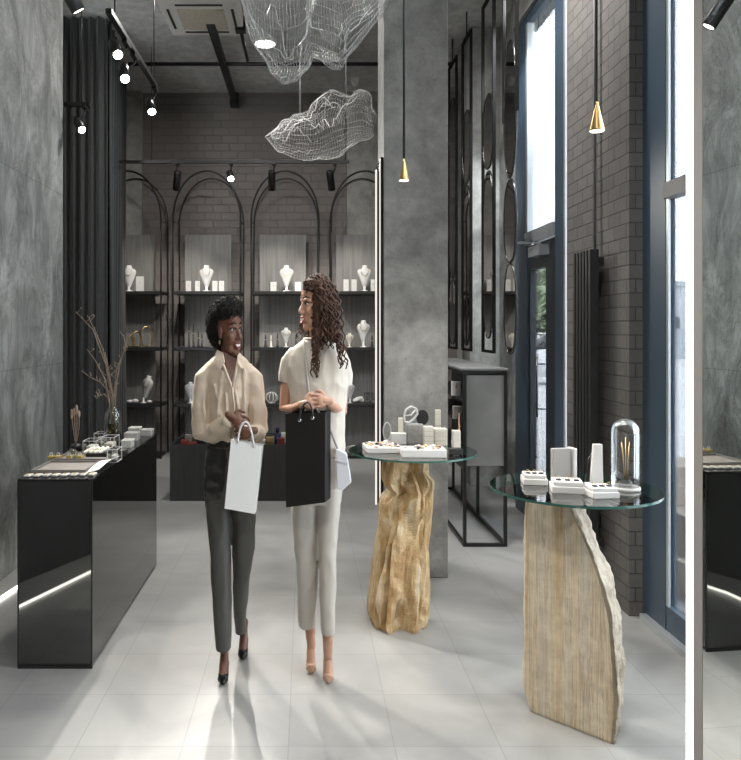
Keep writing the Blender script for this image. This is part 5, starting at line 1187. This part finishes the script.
per2 = fused(b2, 0.0029, 3).build('person', 'skin_light', loc=(PX(317, Y2), Y2, 0))
tag(per2, 'woman with long curly dark hair in a cream top and off-white trousers, holding bags', 'person')
face_parts(H2, per2, 'lips_red', 0.012)
# curly hair
hm = MB(); rh = random.Random(8)
cap = MB(); cap.ell((0, -0.028, 0.040), (0.081, 0.096, 0.090), 26); cap.ell((0.008, -0.006, 0.070), (0.076, 0.082, 0.050), 22); capw = MB(); H2.put(cap, capw)
hm.add([v for v in capw.v], capw.f, 0, True)
def scalp():
    while True:
        u = rh.uniform(-0.25, 1); a = rh.uniform(0, 2 * math.pi); q = math.sqrt(1 - u * u)
        lx, ly = q * math.cos(a), q * math.sin(a)
        if ly > 0.55 and u < 0.75: continue
        return Vector((0.080 * lx, -0.030 + 0.098 * ly, 0.040 + 0.090 * u)), (lx, ly, u)
def strand(root, ctrl1, ctrl2, end, amp, wl, r):
    L = (end - root).length * 1.15; n = max(12, int(L / 0.0075)); base = bez(root, ctrl1, ctrl2, end, n); ph = rh.uniform(0, 6.28); hnd = rh.choice((-1, 1)); pts = []
    for k, p in enumerate(base):
        tg = (base[min(k + 1, n)] - base[max(k - 1, 0)]).normalized(); u = tg.orthogonal().normalized(); u = Vector((1, 0, 0)) - tg * tg.x; u = u.normalized() if u.length > 0.1 else tg.orthogonal().normalized(); v = tg.cross(u)
        a = ph + hnd * 2 * math.pi * (k / n) * L / wl; g_ = min(1, 0.25 + 1.6 * k / n); pts.append(p + (u * math.cos(a) + v * math.sin(a)) * amp * g_)
    hm.tube(pts, [r * (1.0 - 0.55 * (k / n) ** 2) for k in range(n + 1)], 5)
def end_in(x0, x1, y0, y1, d0, d1): return W2(rh.uniform(x0, x1), rh.uniform(y0, y1), rh.uniform(d0, d1))
groups = [(60, (311, 323), (330, 350), (-0.105, -0.08), 0.007), (48, (318, 337), (326, 350), (-0.115, -0.085), 0.008), (70, (317, 339), (314, 346), (-0.06, 0.08), 0.008), (26, (311, 320), (350, 378), (-0.115, -0.095), 0.0065), (34, (297, 308), (326, 342), (0.03, 0.10), 0.007), (13, (339, 349), (352, 373), (-0.115, -0.09), 0.007), (16, (332, 341), (328, 346), (-0.05, 0.06), 0.008), (34, (319, 330), (298, 326), (-0.07, 0.06), 0.008)]
for cnt, ex_, ey_, ed_, amp in groups:
    for _ in range(cnt):
        loc, dr = scalp(); root = H2.w(loc); e = end_in(*ex_, *ey_, *ed_)
        if ex_[1] < 312 and dr[0] > 0.2: continue
        outw = Vector((e.x - H2.c.x, e.y - H2.c.y, 0)); c1 = root + Vector((outw.x * 0.45, outw.y * 0.5, 0.018)) ; c2 = Vector((e.x * 0.75 + root.x * 0.25, e.y, e.z + (root.z - e.z) * 0.45))
        if cnt == 60 and ex_[0] == 311: root = W2(rh.uniform(311, 323), rh.uniform(283, 292), rh.uniform(-0.05, -0.01)); c1 = W2(rh.uniform(311.5, 322), 297, -0.07); c2 = W2(rh.uniform(311.5, 324), 322, -0.085)
        elif ex_[0] == 311: c1 = W2(319, 296, -0.085); c2 = W2(317.5, 335, -0.11); root = W2(rh.uniform(312, 321), rh.uniform(284, 296), rh.uniform(-0.05, -0.03))
        strand(root, c1, c2, e, amp * rh.uniform(0.7, 1.2), rh.uniform(0.038, 0.055), rh.uniform(0.0042, 0.0066))
for _ in range(170):
    root = W2(rh.uniform(303, 314), rh.uniform(280, 291), rh.uniform(-0.085, -0.02)); e = W2(rh.uniform(320, 334), rh.uniform(300, 345), rh.uniform(-0.10, -0.06))
    strand(root, W2(rh.uniform(310, 317), rh.uniform(277, 281), rh.uniform(-0.07, -0.02)), W2(rh.uniform(319, 328), rh.uniform(283, 296), rh.uniform(-0.09, -0.05)), e, 0.006 * rh.uniform(0.7, 1.2), rh.uniform(0.038, 0.055), rh.uniform(0.0042, 0.006))
k_ = 0
while k_ < 150:
    loc, dr = scalp()
    if dr[2] < 0.45: continue
    k_ += 1; root = H2.w(loc); nn = (root - H2.c).normalized(); e = end_in(316, 337, 300, 340, -0.09, 0.07); r3 = H2.w(Vector((loc.x, loc.y, loc.z)) + Vector((dr[0], dr[1], dr[2])) * 0.012)
    strand(r3, r3 + Vector(((e.x - root.x) * 0.35, (e.y - root.y) * 0.4, 0.008)), Vector((e.x * 0.8 + root.x * 0.2, e.y, e.z + (root.z - e.z) * 0.55)), e, 0.0065 * rh.uniform(0.7, 1.2), rh.uniform(0.038, 0.055), rh.uniform(0.0042, 0.006))
hm.build('hair', 'brown_hair', per2, fix=False)
# cream top
c = MB()
c.loft([ringpx(W2, *a) for a in ((338, 305.5, 328, 0.042, 0.006), (342, 300, 334, 0.052), (347, 293, 341, 0.06), (355, 286.5, 346.5, 0.068), (366, 284, 349, 0.078), (380, 286, 349, 0.084), (395, 288.5, 347.5, 0.086), (415, 289.5, 346, 0.087), (435, 290, 345, 0.086), (456, 291, 344.5, 0.082))])
c.tube([W2(296, 351), W2(289, 362), W2(285.5, 374), W2(284.3, 383)], [px2(7), px2(8), px2(7.4), px2(6.6)], 16); c.tube([W2(338, 352), W2(343, 364), W2(345, 376), W2(345.5, 386)], [px2(7), px2(8), px2(7.6), px2(6.8)], 16)
top = fused(c, 0.0055, 2, 0.005, (11, 11, 6), 6.0).build('top', 'cream_cloth', per2)
MB().tube([p for p in ringpx(W2, 339, 304.5, 329, 0.046, 0.004, 26)], 0.007, 8, closed=True).build('collar', 'cream_cloth', top)
tr = trousers(W2, [(448, 292, 343, 0.076, 0), (465, 291, 344, 0.082, 0), (485, 290, 343.5, 0.082, 0), (502, 290, 341.5, 0.076, 0)],
         [[(488, 290.2, 318, 0.074, 0), (515, 291, 317.8, 0.068, 0.01), (545, 293.6, 318, 0.064, 0.02), (575, 296, 317.6, 0.060, 0.03), (602, 297.6, 316.6, 0.056, 0.04), (626, 298.8, 315.4, 0.052, 0.05)],
          [(488, 317, 342.5, 0.074, 0), (515, 317.5, 339.6, 0.068, -0.005), (545, 318.4, 336.8, 0.064, -0.015), (575, 319, 336, 0.058, -0.025), (605, 319.6, 335.4, 0.054, -0.035), (633, 320.2, 335.2, 0.050, -0.04)]], 'offwhite_trousers', per2, 7.0)
shoe(per2, 'shoe', XF2, 3.395, 3.318, 'nude', 0.065); shoe(per2, 'shoe', XB2, 3.50, 3.412, 'nude', 0.065)
# black carrier bag
TL, TR, BR, BL = P(285.3, 414, 3.255), P(325, 412.5, 3.225), P(324.8, 502.5, 3.225), P(286, 507.5, 3.255)
hh1 = bez(P(299.5, 420, 3.235), P(301, 398, 3.235), P(313, 396, 3.225), P(312.5, 418, 3.225), 20)
hh2 = bez(P(301, 420, 3.33), P(303, 400, 3.31), P(316, 398, 3.31), P(315, 418, 3.32), 20)
paper_bag('paper_bag', 'black paper carrier bag held by the woman with long curly hair', TL, TR, BR, BL, (0.028, 0.088, 0), 'black_paper', [hh1, hh2], [P(299.5, 420, 3.240), P(312.5, 418, 3.230)], 'satin_black')
# small pale bag on a long strap
sb = thing('shoulder_bag', 'small pale lilac bag hanging behind the black carrier bag', 'bag', P(342, 488, 3.31))
pl = [P(336.5, 449, 3.30), P(346.5, 454.5, 3.30), P(351.3, 482.5, 3.30), P(342, 491, 3.30), P(337, 488, 3.30)]
MB().prism(pl, (0.004, 0.05, 0)).build('bag_body', 'lilac', sb, bevel=0.003)
MB().prism([p + Vector((0, -0.004, 0)) for p in (pl[0], pl[1], P(348, 464, 3.30), P(336.8, 461, 3.30))], (0, 0.0038, 0)).build('flap', 'lilac', sb)
MB().tube([P(338, 450, 3.32), P(330, 428, 3.315), P(314, 406, 3.312), P(309, 393, 3.30), P(307.2, 378, 3.32), P(305.6, 362, 3.33), P(304.4, 350, 3.345), P(304, 343, 3.37), P(304.5, 338, 3.41)], 0.0055, 8, flat=0.6).build('strap', 'warm_grey', sb)
# ================================================================== OUTSIDE THE WINDOWS
struct('pavement', MB().bb(2.02, 40, -25, 60, -0.16, -0.06), 'pavement')
struct('street_wall', MB().bb(14, 40, 40, 41, -0.06, 1.55), 'grey_fence')
def house(label, x0, x1, y0, y1, h, m):
    t = thing('building', label, 'building', ((x0 + x1) / 2, (y0 + y1) / 2, -0.06)); MB().bb(x0, x1, y0, y1, -0.06, h).build('facade', m, t)
    MB().bb(x0 - 0.2, x1 + 0.2, y0 - 0.2, y1 + 0.2, h, h + 0.3).build('roof_edge', 'grey_fence', t)
    for i in range(5):
        for k in range(3):
            zz_ = 1.0 + k * 2.6
            if zz_ + 1.3 < h: MB().bb(x0 + 0.8 + i * (x1 - x0 - 1) / 5, x0 + 2.0 + i * (x1 - x0 - 1) / 5, y0 - 0.05, y0 - 0.01, zz_, zz_ + 1.3).build('window', 'car_glass', t)
house('pale building across the street seen through the door glass', 16, 30, 46, 54, 4.2, 'render_wall')
# white car
cxx, cyy = 7.35, 22.0; t = thing('car', 'white car parked outside beyond the glass door', 'car', (cxx, cyy, -0.06))
def sec(x, z0, z1, w): return [Vector((x, cyy - w, z0)), Vector((x, cyy + w, z0)), Vector((x, cyy + w, z1 - 0.1)), Vector((x, cyy + w * 0.85, z1)), Vector((x, cyy - w * 0.85, z1)), Vector((x, cyy - w, z1 - 0.1))]
MB().loft([sec(cxx - 1.5, 0.25, 0.72, 0.5), sec(cxx - 1.4, 0.18, 0.9, 0.55), sec(cxx - 0.6, 0.18, 0.98, 0.56), sec(cxx + 1.0, 0.18, 1.0, 0.56), sec(cxx + 1.45, 0.2, 0.95, 0.54), sec(cxx + 1.5, 0.3, 0.8, 0.5)]).build('car_body', 'car_paint', t)
MB().loft([sec(cxx - 0.75, 0.96, 1.02, 0.5), sec(cxx - 0.35, 0.96, 1.4, 0.46), sec(cxx + 0.7, 0.96, 1.44, 0.46), sec(cxx + 1.25, 0.96, 1.04, 0.5)]).build('cabin_glass', 'car_glass', t)
MB().bb(cxx - 0.35, cxx + 0.7, cyy - 0.4, cyy + 0.4, 1.425, 1.455).build('car_roof', 'car_paint', t)
for dx in (-0.95, 0.95):
    for s in (-1, 1): MB().lathe([(0.2, -0.09), (0.3, -0.07), (0.3, 0.07), (0.2, 0.09)], (cxx + dx, cyy + s * 0.47, 0.24), 20, rot=Matrix.Rotation(R(90), 3, 'X')).build('wheel', 'tyre', t)
# trees
def tree(label, x, y, h, r, seed):
    t = thing('street_tree', label, 'tree', (x, y, -0.06), 'street trees'); r_ = random.Random(seed)
    MB().tube([(x, y, -0.06), (x + 0.1, y, h * 0.4), (x, y, h * 0.75)], [0.16, 0.12, 0.05], 8).build('trunk', 'bark', t)
    mb = MB()
    for _ in range(900):
        a = r_.uniform(0, 2 * math.pi); u = r_.uniform(-1, 1); q = r_.random() ** 0.4; s = math.sqrt(1 - u * u)
        c = Vector((x + r * q * s * math.cos(a), y + r * q * s * math.sin(a), h * 0.7 + h * 0.32 * q * u)); d1 = Vector((r_.uniform(-1, 1), r_.uniform(-1, 1), r_.uniform(-1, 1))).normalized() * 0.26; d2 = d1.orthogonal().normalized() * 0.16
        mb.add([c - d1, c + d2, c + d1, c - d2], [(0, 1, 2, 3)])
    mb.build('crown', 'leaf', t, fix=False)
tree('small green tree across the street seen above the door', 12.2, 36, 5.6, 1.5, 1)
tree('lower green tree across the street seen through the door glass', 10.6, 34, 3.4, 1.3, 2)
bn = thing('stone_planter', 'stepped beige stone block outside the tall right window', 'planter', (2.5, 4.7, -0.06))
MB().bb(2.30, 2.60, 4.35, 5.2, -0.06, 0.16).build('lower_step', 'beige_stone', bn, bevel=0.01)
MB().bb(2.36, 2.66, 4.6, 5.3, 0.161, 0.42).build('middle_step', 'beige_stone', bn, bevel=0.01)
MB().bb(2.44, 2.72, 4.9, 5.3, 0.421, 0.68).build('upper_step', 'beige_stone', bn, bevel=0.01)
# ================================================================== LIGHT
w = bpy.data.worlds.new('sky'); SC.world = w; w.use_nodes = True
bg = w.node_tree.nodes['Background']; bg.inputs[0].default_value = (0.93, 0.965, 1.0, 1); bg.inputs[1].default_value = 9.0
def area(name, loc, target, size, power, col=(1, 0.97, 0.93), sy=None):
    L = bpy.data.lights.new(name, 'AREA'); L.energy = power; L.color = col; L.size = size
    if sy: L.shape = 'RECTANGLE'; L.size_y = sy
    o = bpy.data.objects.new(name, L); COL.objects.link(o); o.location = loc
    o.rotation_euler = (Vector(target) - Vector(loc)).to_track_quat('-Z', 'Y').to_euler(); return o
for i, (x, y, p) in enumerate(((0.2, 1.0, 5), (0.7, 1.6, 7), (-0.1, 3.0, 12), (1.05, 4.9, 60), (-0.6, 6.4, 70))):
    area('fill_area', (x, y, 4.5), (x, y, 0), 0.35, p)  # unseen fill lamps added to brighten floor, right side and back wall
def spot(name, loc, target, power, size, soft=0.05, col=(1, 0.96, 0.9)):
    L = bpy.data.lights.new(name, 'SPOT'); L.energy = power; L.spot_size = R(size); L.spot_blend = 0.6; L.shadow_soft_size = soft; L.color = col
    o = bpy.data.objects.new(name, L); COL.objects.link(o); o.location = loc; o.rotation_euler = (Vector(target) - Vector(loc)).to_track_quat('-Z', 'Y').to_euler()
spot('fill_spot', (-0.9, 0.6, 3.6), (-0.1, 3.4, 1.0), 110, 50)  # unseen front fill added for the two women
spot('fill_spot', (0.9, 0.3, 3.6), (0.3, 3.5, 0.9), 60, 60)  # weaker front fill, also unseen and added
spot('fill_spot', (1.63, 5.55, 4.35), (1.80, 7.5, 2.3), 260, 42, col=(0.93, 0.97, 1.0))  # unseen lamp added to brighten the rear concrete column
spot('fill_spot', (1.2, 2.6, 4.4), (1.15, 3.6, 0.0), 110, 75, 0.15, (0.97, 0.98, 1.0))  # added, unseen: lifts the floor on the right side
spot('fill_spot', (0.1, 1.3, 4.3), (0.95, 3.0, 0.5), 150, 40, 0.1)  # unseen lamp added to brighten the striped stone table base
vs_ = SC.view_settings; vs_.view_transform = 'Standard'; vs_.look = 'None'; vs_.gamma = 1.0; vs_.use_curve_mapping = False; vs_.exposure = 0.0
SC.cycles.max_bounces = 10; SC.cycles.transparent_max_bounces = 24; SC.cycles.caustics_reflective = False; SC.cycles.caustics_refractive = False
SC.cycles.sample_clamp_indirect = 4.0; SC.cycles.use_denoising = True
